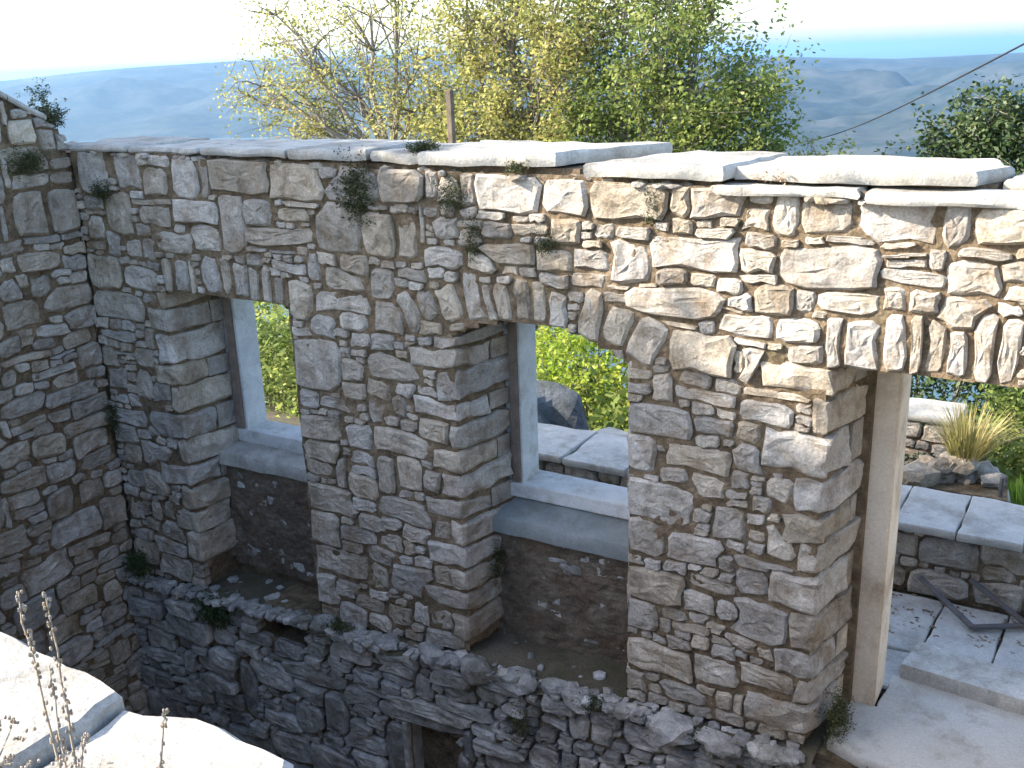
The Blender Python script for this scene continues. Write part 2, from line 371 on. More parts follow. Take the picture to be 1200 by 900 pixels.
def quoin(parent, m, x0, z0, z1, fw, ax, ay, rw, prot=.015, sd=0):
    """Corner block: fw metres along the wall face, rw along the splayed reveal that starts at (x0,0) towards (ax,ay)."""
    d = Vector((ax-x0, ay)); d.normalize(); nrm = Vector((d.y, -d.x))      # reveal faces +x
    c = Vector((x0, 0)); r = random.Random(sd*17+3)
    pf = prot+r.uniform(-.006, .01); pr = prot*.6+r.uniform(-.004, .006)
    A = Vector((x0-fw, -pf)); B = Vector((x0+pr, -pf)); D = c+d*rw+nrm*pr; E = c+d*rw-nrm*.08; G = Vector((x0-fw, .06)); H = Vector((x0-.08, .08))
    bm = bmesh.new(); g = .005
    lo = [bm.verts.new((p.x, p.y, z0+g)) for p in (A, B, D, E, H, G)]; hi = [bm.verts.new((p.x, p.y, z1-g)) for p in (A, B, D, E, H, G)]
    bm.faces.new(lo[::-1]); bm.faces.new(hi)
    for i in range(6): bm.faces.new((lo[i], lo[(i+1) % 6], hi[(i+1) % 6], hi[i]))
    ed = [e for e in bm.edges if all(v in (lo[0], lo[1], lo[2], hi[0], hi[1], hi[2]) for v in e.verts)]
    bmesh.ops.bevel(bm, geom=ed, offset=min(.02, (z1-z0)*.16), segments=2, profile=.5, affect='EDGES')
    bmesh.ops.triangulate(bm, faces=[f for f in bm.faces if len(f.verts) > 4])
    for _ in range(2):
        long_e = [e for e in bm.edges if e.calc_length() > .075]
        bmesh.ops.subdivide_edges(bm, edges=long_e, cuts=1)
        bmesh.ops.triangulate(bm, faces=[f for f in bm.faces if len(f.verts) > 4])
    zc = (z0+z1)/2; ta = r.uniform(-.10, .10); tb = r.uniform(-.12, .12)
    for v in bm.verts:
        v.co.z += ta*(v.co.x-x0)*.6+tb*v.co.y*.5
        if v.co.x < x0+.02: v.co.y += (v.co.z-zc)*r.choice((1,))*tb
    bmesh.ops.triangulate(bm, faces=[f for f in bm.faces if len(f.verts) > 4])
    for v in bm.verts:
        p = v.co*8+Vector((sd*3.1, 0, 0)); v.co += Vector((nz(p), nz(p+Vector((5, 5, 5))), nz(p+Vector((9, 1, 2))))).lerp(Vector((nz(p*3), nz(p*3+Vector((5, 5, 5))), nz(p*3+Vector((9, 1, 2))))), .35)*.040
    return bmobj('quoin', bm, m, parent)

# ------------------------------------------------------------------ foliage
def leaves(acc_v, acc_f, centers, per, spread, size, flat=.6, droop=0, aspect=.55):
    """Rhombic leaf faces scattered round the twig ends (numpy)."""
    C_ = np.repeat(np.asarray(centers, float), per, axis=0); n = len(C_)
    P = C_+rng.normal(0, 1, (n, 3))*np.array(spread)
    a = rng.normal(0, 1, (n, 3)); a[:, 2] = a[:, 2]*flat-droop; a /= np.linalg.norm(a, axis=1)[:, None]
    b = np.cross(a, rng.normal(0, 1, (n, 3))); b /= np.linalg.norm(b, axis=1)[:, None]
    s = size*rng.uniform(.6, 1.35, (n, 1))
    v = np.stack([P-a*s*.5, P+b*s*aspect*.5+a*s*.05, P+a*s*.5, P-b*s*aspect*.5+a*s*.05], 1).reshape(-1, 3)
    k = sum(len(x) for x in acc_v); acc_v.append(v); acc_f.append(np.arange(n*4).reshape(-1, 4)+k)
def leafobj(name, vs, fs, m, parent=None):
    v = np.concatenate(vs); f = np.concatenate(fs); me = bpy.data.meshes.new(name)
    me.vertices.add(len(v)); me.vertices.foreach_set('co', v.astype(np.float32).ravel())
    me.loops.add(f.size); me.loops.foreach_set('vertex_index', f.astype(np.int32).ravel())
    me.polygons.add(len(f)); me.polygons.foreach_set('loop_start', np.arange(0, f.size, 4, dtype=np.int32)); me.polygons.foreach_set('loop_total', np.full(len(f), 4, np.int32))
    me.update(calc_edges=True); me.materials.append(m)
    o = bpy.data.objects.new(name, me); COL.objects.link(o)
    if parent:
        o.parent = parent
        if parent.location.length > 0: o.matrix_parent_inverse = Matrix.Translation(-parent.location)
    return o
def grow(acc, p, d, L, r, depth, tips, rd, spread=.6, upb=.15, kids=(2, 3), shrink=.72):
    n = 4; pts = [p]; rad = [r]; q = p.copy(); dd = d.copy()
    for i in range(n):
        dd = (dd+Vector((rd.gauss(0, .16), rd.gauss(0, .16), rd.gauss(0, .12)+upb*.25))); dd.normalize()
        q = q+dd*L/n; pts.append(q.copy()); rad.append(r*(1-.4*(i+1)/n))
        if depth <= 2: tips.append(q.copy())
    tube(acc, pts, rad, 6 if r > .03 else 4)
    if depth <= 0: return
    for k in range(rd.randint(*kids)):
        t = rd.choice(pts[2:]) if k else pts[-1]
        nd = (dd+Vector((rd.gauss(0, spread), rd.gauss(0, spread), rd.gauss(0, spread*.7)+upb))); nd.normalize()
        grow(acc, t, nd, L*shrink*rd.uniform(.8, 1.15), r*.58, depth-1, tips, rd, spread, upb, kids, shrink)
# ------------------------------------------------------------------ stone positions measured on each wall face (u, v, width, height)
MAIN = parse("2.1,1.7,0.37,0.29 1.62,2.86,0.48,0.18 2.07,2.84,0.4,0.2 4.28,2.83,0.4,0.2 0.21,2.87,0.28,0.28 4.47,1.21,0.37,0.21 2.15,0.3,0.45,0.17 2.4,2.58,0.3,0.25 0.27,1.9,0.44,0.17 5.28,2.55,0.43,0.17 2.87,2.86,0.31,0.23 4.63,2.58,0.43,0.16 3.59,2.84,0.36,0.19 2.12,0.76,0.38,0.18 5.58,2.78,0.34,0.2 0.18,2.15,0.3,0.21 4.56,2.32,0.47,0.13 1.52,2.56,0.19,0.32 4.48,0.26,0.38,0.16 1.12,2.87,0.21,0.28 4.69,2.08,0.29,0.2 0.42,2.57,0.23,0.25 0.46,0.77,0.31,0.18 0.57,2.88,0.23,0.24 3.93,2.85,0.26,0.21 4.44,0.71,0.32,0.17 2.77,0.31,0.28,0.19 2.74,1.74,0.35,0.15 2.35,2.13,0.39,0.13 2.75,0.8,0.36,0.14 2.75,1.27,0.35,0.14 1.9,2.5,0.48,0.1 2.69,2.55,0.2,0.24 4.45,1.68,0.32,0.15 2.04,0.53,0.24,0.2 1.19,2.62,0.35,0.13 4.69,1.5,0.35,0.13 2.08,1.26,0.31,0.14 0.4,0.54,0.25,0.17 4.29,2.5,0.21,0.2 0.55,2.12,0.28,0.15 5.12,0.33,0.32,0.13 4.68,0.98,0.27,0.15 0.94,2.4,0.31,0.13 5.2,1.65,0.25,0.16 4.39,0.99,0.21,0.19 0.19,1.04,0.33,0.12 2.41,2.25,0.26,0.15 2.02,0.05,0.17,0.22 5.2,1.32,0.23,0.16 5.07,0.86,0.26,0.14 3.55,2.49,0.33,0.11 5.27,2.79,0.2,0.18 4.74,2.83,0.25,0.14 0.45,0.02,0.29,0.12 1.25,2.44,0.23,0.15 2.73,2.06,0.19,0.18 5.01,2.04,0.2,0.17 6.03,2.78,0.24,0.14 1.74,2.63,0.21,0.16 5.2,0.66,0.25,0.13 0.84,2.81,0.19,0.17 4.8,0.27,0.23,0.14 2.81,1.06,0.16,0.19 0.78,2.57,0.25,0.12 0.13,1.34,0.2,0.15 4.37,0.5,0.17,0.17 2.42,1.25,0.17,0.17 0.43,1.33,0.15,0.19 5.9,2.54,0.2,0.14 4.91,2.24,0.25,0.11 4.86,1.17,0.16,0.17 2.61,1.03,0.12,0.22 5.18,2.07,0.13,0.2 4.36,1.48,0.15,0.17 5.02,1.8,0.23,0.11 0.12,0.27,0.14,0.18 2.9,2.55,0.12,0.21 0.5,1.12,0.19,0.13 2.38,0.04,0.22,0.11 2.7,2.26,0.16,0.15 0.16,0.74,0.16,0.15 0.21,1.68,0.34,0.07 2.64,0.02,0.18,0.13 5.08,2.81,0.11,0.21 3.15,2.44,0.21,0.11 1.99,1.45,0.21,0.11 4.63,0.07,0.23,0.1 5.38,2.4,0.25,0.09 2.35,0.54,0.25,0.09 0.83,2.94,0.28,0.08 5.13,1.13,0.14,0.16 2.58,1.45,0.14,0.16 2.49,0.27,0.14,0.16 5.05,2.38,0.17,0.13 0.16,0.54,0.17,0.13 2.27,1.44,0.27,0.08 2.49,2.36,0.18,0.12 4.08,2.5,0.21,0.1 2.41,1.68,0.15,0.14 0.54,0.33,0.19,0.11 3.19,2.62,0.17,0.12 5.15,2.24,0.2,0.1 0.16,2.46,0.14,0.14 4.71,1.85,0.28,0.07 4.96,1.56,0.15,0.13 0.32,2.35,0.12,0.16 2.6,0.55,0.16,0.12 0.47,1.53,0.16,0.12 3.33,2.85,0.1,0.19 3.87,2.49,0.19,0.1 5.81,2.76,0.1,0.18 4.95,1.7,0.15,0.12 4.95,2.56,0.16,0.11 0.33,0.3,0.11,0.16 1.97,2.31,0.25,0.07 2.05,0.97,0.19,0.09 6.09,2.59,0.17,0.1 2.67,1.9,0.17,0.1 0.52,2.33,0.13,0.13 3.94,2.64,0.15,0.11 2.83,0.08,0.11,0.15 0.16,0.06,0.18,0.09 5.29,1.92,0.07,0.23 4.78,0.8,0.23,0.07 3.41,2.45,0.16,0.1 2.4,0.78,0.2,0.08 0.68,2.34,0.12,0.13 5.65,2.53,0.26,0.06 5.3,1.48,0.12,0.13 4.34,0.07,0.12,0.13 2.04,2.64,0.22,0.07 4.94,2.75,0.14,0.11 4.77,1.69,0.19,0.08 5.06,0.98,0.29,0.05 4.48,1.87,0.11,0.13 5.72,2.43,0.14,0.1 4.05,2.39,0.2,0.07 2.76,1.5,0.1,0.14 5.22,0.49,0.23,0.06 0.17,2.64,0.17,0.08 0.77,2.67,0.34,0.04 6.11,2.48,0.17,0.08 0.49,0.97,0.17,0.08 5.16,0.2,0.27,0.05 2.17,2.33,0.09,0.15 3.72,2.64,0.19,0.07 5.1,1.53,0.12,0.11 3.09,2.87,0.08,0.16 3.51,2.63,0.16,0.08 4.56,2.84,0.09,0.14 1.31,2.84,0.06,0.21 4.87,0.67,0.12,0.1 2.25,0.96,0.06,0.2 2.92,2.34,0.17,0.07 4.87,2.35,0.13,0.09 5.08,1.91,0.28,0.04 4.94,0.49,0.16,0.07 0.56,1.69,0.08,0.14 4.74,2.67,0.18,0.06 0.11,1.18,0.18,0.06 0.28,1.18,0.12,0.09 3.86,2.38,0.15,0.07 2.01,1.9,0.17,0.06 2.44,1.01,0.17,0.06 5.58,2.42,0.1,0.1 5.19,2.38,0.09,0.11 2.35,2.9,0.14,0.07 4.32,2.65,0.16,0.06 3.32,2.64,0.18,0.05 4.16,2.66,0.1,0.09 4.97,2.47,0.18,0.05 4.91,1.43,0.09,0.1 4.66,0.51,0.18,0.05 4.98,0.12,0.09,0.1 4.87,0.11,0.09,0.1 2.76,0.54,0.1,0.09 4.97,2.66,0.12,0.07 2.13,2.71,0.27,0.03 5.03,1.31,0.09,0.09 0.13,2.34,0.16,0.05 3.47,2.7,0.16,0.05 4.72,0.43,0.1,0.08 5.93,2.66,0.19,0.04 4.71,1.18,0.09,0.08 4.84,0.94,0.09,0.08 5.31,0.1,0.06,0.12 4.22,2.31,0.14,0.05 4.35,1.93,0.14,0.05 3.1,2.36,0.11,0.06 0.26,1.48,0.22,0.03 4.35,1.85,0.13,0.05 2.35,1.93,0.13,0.05 3.2,2.73,0.08,0.08 4.72,2.2,0.08,0.08 4.58,2.71,0.09,0.07 5.38,2.68,0.21,0.03 2.87,2.71,0.12,0.05 5.62,2.59,0.15,0.04 4.89,1.34,0.12,0.05 4.85,0.47,0.12,0.05 3.01,2.64,0.03,0.19 4.9,1.31,0.11,0.05 0.25,1.55,0.27,0.02 0.18,2.57,0.18,0.03 4.88,2.05,0.06,0.09 2.47,1.82,0.13,0.04 5.74,2.62,0.06,0.08 5.19,1.8,0.06,0.08 2.88,1.91,0.08,0.06 1.71,2.4,0.15,0.03 5.59,2.68,0.15,0.03 4.94,2.15,0.15,0.03 5.28,2.12,0.04,0.11 2.75,2.38,0.11,0.04 2.71,2.72,0.14,0.03 4.52,0.48,0.06,0.07 2.25,0.15,0.21,0.02 4.57,2.21,0.2,0.02 5.26,-0.04,0.08,0.05 1.92,2.41,0.19,0.02 5.61,2.63,0.18,0.02 3.56,2.36,0.09,0.04 4.32,2.71,0.16,0.02 5.22,2.67,0.08,0.04 3.41,2.35,0.08,0.04 3.67,2.7,0.1,0.03 4.84,2.31,0.15,0.02 4.8,0.55,0.1,0.03 4.23,2.37,0.14,0.02 2.6,0.15,0.12,0.02 4.4,2.4,0.1,0.02 4.48,1.53,0.05,0.03")
VOUS = parse("2.04,2.1,0.18,0.22 4.39,2.1,0.17,0.22 3.33,2.25,0.13,0.28 1.25,2.21,0.15,0.24 4.22,2.16,0.15,0.21 4.08,2.21,0.13,0.24 5.46,2.2,0.14,0.22 3.17,2.19,0.15,0.2 2.88,2.11,0.11,0.23 0.98,2.17,0.11,0.22 1.53,2.19,0.11,0.22 3.65,2.23,0.1,0.24 3.88,2.2,0.12,0.2 5.6,2.22,0.08,0.25 3.53,2.22,0.09,0.22 5.97,2.25,0.07,0.28 3.01,2.17,0.12,0.16 3.76,2.23,0.08,0.24 6.07,2.24,0.07,0.26 5.77,2.23,0.07,0.24 5.33,2.19,0.06,0.25 1.75,2.17,0.06,0.23 1.86,2.12,0.07,0.19 5.86,2.21,0.07,0.19 0.84,2.16,0.06,0.22 1.64,2.17,0.06,0.22 1.4,2.2,0.06,0.21 3.44,2.21,0.06,0.21 5.69,2.23,0.04,0.24 1.09,2.18,0.03,0.23")
LEFT = parse("-0.47,0.29,0.35,0.18 -0.11,2.58,0.2,0.26 -0.21,1.99,0.34,0.15 -0.39,2.6,0.19,0.26 -0.59,1.94,0.24,0.17 -0.32,1.29,0.4,0.1 -0.13,0.28,0.19,0.21 -0.54,-0.29,0.26,0.15 -0.79,0.79,0.3,0.12 -0.56,0.51,0.18,0.19 -0.22,1.02,0.34,0.1 -0.69,1.32,0.28,0.12 -0.82,1,0.21,0.15 -0.2,0.74,0.24,0.13 -0.56,0.97,0.22,0.14 -0.27,-0.89,0.18,0.17 -0.37,2.28,0.27,0.11 -0.5,0.75,0.21,0.14 -0.14,1.81,0.22,0.13 -0.28,0.52,0.19,0.15 -0.35,3.15,0.17,0.16 -0.27,-0.54,0.22,0.12 -0.11,1.52,0.16,0.16 -0.37,0.1,0.32,0.08 -1.04,-0.02,0.19,0.13 -0.34,2.83,0.27,0.09 -0.48,1.49,0.4,0.06 0,3.06,0.17,0.13 -0.36,1.78,0.25,0.08 -0.4,2.1,0.15,0.13 -0.11,2.23,0.16,0.12 -0.63,2.12,0.13,0.14 -0.25,-0.34,0.14,0.13 -0.73,-0.59,0.26,0.07 -0.16,3.21,0.18,0.1 -0.79,0.56,0.22,0.08 -0.33,-1.44,0.16,0.11 -0.21,-0.15,0.25,0.07 -0.32,-0.71,0.32,0.05 -0.17,3.08,0.12,0.13 -0.62,1.64,0.31,0.05 -0.71,1.75,0.14,0.11 -0.69,1.17,0.25,0.06 -0.09,2.3,0.16,0.09 -0.76,0.39,0.18,0.08 -0.37,-1.08,0.24,0.06 -0.49,-0.47,0.19,0.07 -0.33,2.42,0.26,0.05 -0.76,1.52,0.11,0.11 -0.57,2.4,0.15,0.08 -0.11,0.04,0.12,0.1 -0.46,-0.05,0.24,0.05 -0.1,2.81,0.16,0.07 -0.43,1.15,0.16,0.07 -0.85,0.17,0.14,0.08 -0.09,2.91,0.15,0.07 -0.62,2.29,0.1,0.1 -0.97,0.61,0.05,0.19 -0.21,-1.26,0.11,0.08 -0.08,2.41,0.21,0.04 -0.34,3.26,0.11,0.07 -0.53,-0.77,0.19,0.04 -0.48,-0.89,0.15,0.05 -0.77,-0.35,0.15,0.05 -0.54,2.17,0.09,0.08 -0.51,2.9,0.04,0.17 -0.59,2.57,0.03,0.22 -0.23,2.16,0.13,0.05 -0.35,-1.27,0.09,0.07 -1.01,0.28,0.14,0.04 -0.86,1.19,0.05,0.11 -0.33,1.59,0.18,0.03 -0.45,3.28,0.03,0.14 -1.14,-0.2,0.08,0.03")
LOW = parse("2.59,-0.85,0.2,0.42 0.64,-0.58,0.46,0.18 1.22,-0.98,0.16,0.46 1.91,-0.61,0.52,0.14 2.92,-0.56,0.6,0.11 2.1,-0.86,0.19,0.29 1.84,-0.98,0.24,0.22 0.2,-0.53,0.37,0.14 4.44,-0.2,0.25,0.18 3.2,-0.44,0.43,0.1 0.9,-0.86,0.35,0.12 1.77,-0.2,0.27,0.15 0.32,-0.93,0.39,0.1 3.13,-0.23,0.29,0.13 5.06,0.01,0.37,0.1 1.33,-0.47,0.3,0.1 2.72,-0.2,0.26,0.11 0.42,-1.27,0.38,0.07 1.59,-1.17,0.53,0.05 3.46,-0.2,0.31,0.08 2.87,-0.4,0.14,0.17 3.46,-0.67,0.34,0.07 3.91,-0.17,0.21,0.11 4.17,-0.31,0.15,0.15 1.18,-0.36,0.16,0.14 4.02,-0.29,0.13,0.17 0.98,-0.42,0.16,0.13 2.03,-0.25,0.16,0.13 2.33,-0.89,0.19,0.1 0.61,-0.89,0.1,0.17 3.21,-0.73,0.07,0.24 0.22,-0.72,0.41,0.04 3.56,-0.44,0.31,0.05 0.54,-0.15,0.38,0.04 0.71,-1.06,0.25,0.06 3.46,-0.54,0.35,0.04 1.13,-0.65,0.23,0.06 3.8,-0.55,0.17,0.08 1.26,-0.08,0.27,0.05 2.45,-0.56,0.27,0.05 0.81,-1.25,0.32,0.04 2.94,-0.16,0.14,0.09 4.32,-0.01,0.21,0.06 2.24,-0.2,0.2,0.06 1.18,-0.17,0.13,0.09 2.15,-0.45,0.19,0.06 3.96,-0.55,0.1,0.11 3.85,-0.31,0.18,0.06 4.88,-0.21,0.26,0.04 1.47,-1.01,0.16,0.06 2.34,-0.73,0.16,0.06 4.65,-0.25,0.19,0.05 2.65,-0.41,0.23,0.04 3.79,-0.43,0.13,0.07 4.08,-0.51,0.11,0.08 3.57,-0.32,0.17,0.05 0.49,-1.09,0.21,0.04 1.34,-0.32,0.16,0.05 1.46,-0.91,0.1,0.08 1.9,-0.43,0.19,0.04 1.49,-0.58,0.25,0.03 3.71,-0.12,0.15,0.05 0.14,-0.33,0.24,0.03 2.42,-0.43,0.19,0.03 4.36,-0.41,0.08,0.07 4.46,-0.38,0.11,0.05 1.52,-0.31,0.18,0.03 1.65,-0.9,0.18,0.03 4.23,-0.47,0.15,0.03 2.46,-0.32,0.22,0.02 5.29,0.02,0.07,0.06 5.39,0.03,0.05,0.08 3.93,-0.41,0.09,0.04 5.32,-0.04,0.1,0.03 4.47,0.03,0.09,0.03 5.22,-0.11,0.1,0.02")

# ------------------------------------------------------------------ main wall of the ruin
W1, W2, DR = (.78, 1.93), (3.19, 4.28), (5.32, 6.95)        # openings on the room side
top_main = lambda x: 3.0-.021*x
led = lambda x: np.interp(x, [0, 1.9, 3.2, 4.3, 5.4, 9], [-.32, -.2, -.12, -.08, -.05, -.05])
mw = thing('ruined_stone_wall', 'long roofless rubble stone wall with two window openings, a doorway and a slab top', 'stone wall', (4, .35, 0))
def in_main(U, V):
    m = (V < top_main(U)) & (V > led(U)+.02)
    a1 = 2.07-.10*((U-1.35)/.6)**2*.3
    m &= ~((U > W1[0]) & (U < W1[1]) & (V < a1))
    a2 = 2.13-.17*np.abs((U-3.70)/.6)**2
    m &= ~((U > W2[0]) & (U < W2[1]) & (V < a2))
    m &= ~((U > DR[0]) & (U < DR[1]) & (V < 2.08+.02*np.clip(U-DR[0], 0, 1)))
    return m
fm = Face(0, 8.4, -.4, 3.02, in_main, lambda u, v, d: (u, -d, v), seed=3)
# corner blocks of the three left jambs
rq = random.Random(5)
def corner_courses(x0, ax, z0, z1, hs, alt):
    z = z0; k = alt
    rw = math.hypot(ax-x0, .45)-.01
    while z < z1-.06:
        h = hs[(k*3+1) % len(hs)]*rq.uniform(.9, 1.15)
        if z+h > z1-.07: h = z1-z
        fw = rq.uniform(.18, .34) if k % 2 else rq.uniform(.06, .15)
        rl = rw*rq.uniform(.55, .75) if k % 2 else rw
        fm.put(x0-fw/2, z+h/2, fw, h, 0, 'quoin', 1.02)
        fm.best[(fm.owner == len(fm.seeds)-1)] = 0
        quoin(mw, M_STONE, x0, z+.007, z+h-.007, fw-.006, ax, .45, rl, sd=int(x0*10)+k)
        if rl < rw-.05:
            # the short block that finishes the course against the frame
            d = Vector((ax-x0, .45)); d.normalize(); n_ = Vector((d.y, -d.x)); P0 = Vector((x0, 0))+d*(rl+.012); P1 = Vector((x0, 0))+d*rw
            acc = Acc(); pr = rq.uniform(-.004, .006)
            prism(acc, [tuple(P0-n_*.06), tuple(P0+n_*pr), tuple(P1+n_*pr), tuple(P1-n_*.06)], z+.01, z+h-.012); acc.build('stone', M_STONE, mw)
        z += h; k += 1
corner_courses(3.19, 3.28, .0, 2.0, [.24, .17, .27, .19, .14, .24], 0)
corner_courses(5.32, 5.42, .04, 2.07, [.18, .22, .15, .25, .17], 1)
corner_courses(.78, .85, -.05, 2.05, [.19, .22, .16, .2], 0)
for (u, v, w, h) in VOUS:
    ang = 0
    if W2[0]-.4 < u < W2[1]+.25: ang = -(u-3.74)*.62; w *= .93
    elif u < 2.2: ang = -(u-1.35)*.12
    zb = max(v-h/2, 0); fm.put(u, v, w+.012, h+.02, ang, 'voussoir', 1.06)
x = 6.16
while x < 7.05:
    w = rq.uniform(.06, .11); fm.put(x+w/2, 2.24, w-.004, rq.uniform(.24, .28), 0, 'voussoir', 1.05); x += w
for (u, v, w, h) in MAIN:
    if any(abs(v-1) < 1.15 and x0-.16 < u+w*.5 and x0+.05 > u-w*.5 and u > x0-.16 for x0 in (.78, 3.19, 5.32)): continue
    fm.put(u, v, w*1.04, h*1.04, rq.uniform(-.05, .05), 'stone', 1.2)
fm.fill([(.30, .18, 12), (.22, .14, 14), (.16, .11, 16), (.12, .07, 20), (.09, .05, 24), (.06, .035, 8)])
n = fm.build(mw, M_STONE, prot=(.003, .026), gap=.0045, limit=295)
acc = Acc(); fm.mortar(acc, .005); 
# reveals on the hidden right sides and mortar on the left ones
def reveal_face(xa, xb, z0, z1, sgn, seed):
    L = math.hypot(xb-xa, .45); ux, uy = (xb-xa)/L, .45/L
    return Face(0, L, z0, z1, lambda U, V: np.ones(U.shape, bool), lambda u, v, d: (xa+ux*u+sgn*uy*d, uy*u-sgn*ux*d, v), seed=seed)
for (xa, xb, z0, z1, sgn, sd) in ((1.93, 1.85, -.1, 2.05, -1, 21), (4.28, 4.18, 0, 2.0, -1, 22), (6.95, 6.80, 0, 2.08, -1, 23)):
    rf = reveal_face(xa, xb, z0, z1, sgn, sd); rf.fill([(.3, .16, 6), (.2, .13, 8), (.12, .09, 8), (.06, .05, 8)])
    rf.build(mw, M_STONE, prot=(-.01, .0), depth=.04, big=9, stuff_name='reveal_stones')
    rf.mortar(acc, .02)
for (xa, xb, z0, z1, sd) in ((.78, .85, -.1, 2.07, 24), (3.19, 3.28, -.05, 2.05, 25), (5.32, 5.42, 0, 2.1, 26)):
    rf = reveal_face(xa, xb, z0, z1, 1, sd); rf.mortar(acc, .014)
acc.build('mortar_bed', M_MORTAR, mw)
# solid core of the wall
acc = Acc(); zt = 2.80
prism(acc, [(-.5, .045), (.72, .045), (.80, .45), (.80, .72), (-.5, .72)], -3, 2.93)
prism(acc, [(1.97, .045), (3.13, .045), (3.22, .45), (3.22, .72), (1.88, .72), (1.89, .45)], -3, 2.90)
prism(acc, [(4.32, .045), (5.26, .045), (5.36, .45), (5.36, .72), (4.21, .72), (4.22, .45)], -3, 2.84)
prism(acc, [(6.99, .045), (8.4, .045), (8.4, .72), (6.84, .72), (6.84, .45)], -3, 2.80)
prism(acc, [(.72, .05), (1.97, .05), (1.97, .715), (.72, .715)], 2.10, 2.92)
prism(acc, [(3.13, .05), (4.32, .05), (4.32, .715), (3.13, .715)], 2.15, 2.86)
prism(acc, [(5.26, .05), (6.99, .05), (6.99, .715), (5.26, .715)], 2.13, 2.81)
prism(acc, [(.75, .335), (1.95, .335), (1.95, .70), (.75, .70)], -3, .70)
prism(acc, [(3.15, .335), (4.3, .335), (4.3, .70), (3.15, .70)], -3, .70)
prism(acc, [(5.30, .02), (6.98, .02), (6.98, .71), (5.30, .71)], -3, -.06)
for xa, xb, ya, zz in ((-.4, 2.6, .06, 2.972), (2.6, 3.98, .07, 2.955), (3.98, 4.74, .06, 2.928), (4.74, 5.93, .19, 2.922), (5.93, 8.3, .24, 2.88)): prism(acc, [(xa, ya), (xb, ya), (xb, .69), (xa, .69)], 2.7, zz)
acc.build('wall_core', M_MORTAR, mw)
# rough render on the thin wall under each window, with a few stones showing through
def apron(x0, x1, sd, spots):
    f = Face(x0, x1, -.15, .72, lambda U, V: np.ones(U.shape, bool), lambda u, v, d: (u, .30-d, v), seed=sd)
    for s in spots: f.put(*s, 0, 'stone', 1.0)
    f.fill([(.07, .05, 1)])
    f.build(mw, M_LOWSTONE, prot=(-.008, .004), depth=.05, stuff_name='render_chips')
    a = Acc(); f.mortar(a, -.002, 2); a.build('earth_render', M_PLASTER, mw)
apron(.80, 1.93, 31, [(1.28, .45, .14, .10), (1.62, .12, .1, .1), (1.75, .38, .08, .09), (1.05, -.02, .22, .12), (1.66, .58, .16, .08), (1.45, -.06, .16, .09)])
apron(3.20, 4.28, 32, [(3.68, .50, .34, .11), (4.2, .36, .12, .14), (3.55, .2, .09, .06), (4.02, .60, .12, .06), (3.9, .05, .12, .07)])
# stone window frames and sills
def frame(x0, xl, xr, x1, zs, zt):
    fr = bmobj('window_frame', box_bm(x0, x1, .452, .66, zt, zt+.11, .008), M_FRAME, mw)
    bmobj('jamb', box_bm(x0, xl, .45, .655, zs-.005, zt-.002, .008, jit=.004), M_FRAME, fr)
    bmobj('jamb', box_bm(xr, x1, .45, .655, zs-.005, zt-.002, .008, jit=.004), M_FRAME, fr)
    bmobj('sill', box_bm(x0-.04, x1+.02, .43, .68, zs-.10, zs, .010, jit=.012), M_FRAME, fr)
frame(.80, .950, 1.76, 1.87, .91, 2.03)
frame(3.24, 3.355, 4.10, 4.21, .94, 2.03)
M_BROWN = mat('brown_wood', [(.13, .10, .08), (.24, .19, .155)], scale=12, bump=.5, bscale=50, bdist=.005, obj_var=.1)
bmobj('wooden_batten', box_bm(.862, .928, .426, .449, .92, 2.04, .004, jit=.004), M_BROWN, mw)
bmobj('wooden_batten', box_bm(3.285, 3.342, .428, .449, .95, 2.04, .004, jit=.004), M_BROWN, mw)
rough_slab([(.80, .25), (1.955, .265), (1.955, .46), (.86, .46)], .70, .80, M_COPING, 'inner_sill', mw, tilt=(0, .16), seed=3)
rough_slab([(3.22, .24), (4.30, .25), (4.30, .46), (3.28, .46)], .70, .80, M_SILL, 'inner_sill', mw, tilt=(0, .3), seed=4)
# dressed door jamb
fr = bmobj('door_frame', box_bm(5.38, 6.86, .455, .715, 2.09, 2.16, .01), M_DRESSED, mw)
bm = box_bm(5.38, 5.572, .45, .72, 0.0, 2.088, 0, cut=0); bmesh.ops.bevel(bm, geom=bm.edges[:], offset=.012, segments=2, affect='EDGES')
bmobj('jamb', bm, M_DRESSED, fr); bmobj('jamb', box_bm(6.70, 6.86, .45, .72, 0, 2.088, .012), M_DRESSED, fr)
a = Acc(); prism(a, [(5.37, .40), (5.45, .40), (5.45, .46), (5.37, .46)], 0, 2.06); a.build('jamb_bedding', M_MORTAR, fr)
# slabs along the top
def cop(poly, z0, z1, sd, tilt=(0, 0), label=None, m=None):
    o = rough_slab(poly, z0, z1, m or M_COPING, 'coping_slab', mw, jit=.022, seed=sd, tilt=tilt, bev=.014, top_noise=.014)
    if label: o['label'] = label
cop([(-.1, -.02), (.62, -.035), (.66, .70), (-.1, .72)], 2.995, 3.035, 11)
cop([(.64, -.03), (1.28, -.02), (1.30, .73), (.67, .70)], 2.99, 3.025, 12)
cop([(1.30, .0), (2.05, -.03), (2.02, .74), (1.32, .72)], 2.985, 3.03, 13)
cop([(2.07, -.03), (2.62, .02), (2.60, .70), (2.04, .73)], 2.975, 3.035, 14)
cop([(2.66, .03), (3.0, .01), (2.98, .72), (2.63, .71)], 2.965, 3.02, 15)
cop([(3.02, -.03), (3.86, .03), (4.22, .72), (3.0, .74)], 2.965, 3.035, 16, label='broad pale slab with a slanting broken end')
cop([(4.04, -.02), (4.40, -.045), (4.78, -.02), (4.88, .70), (4.38, .72)], 2.93, 2.998, 17)
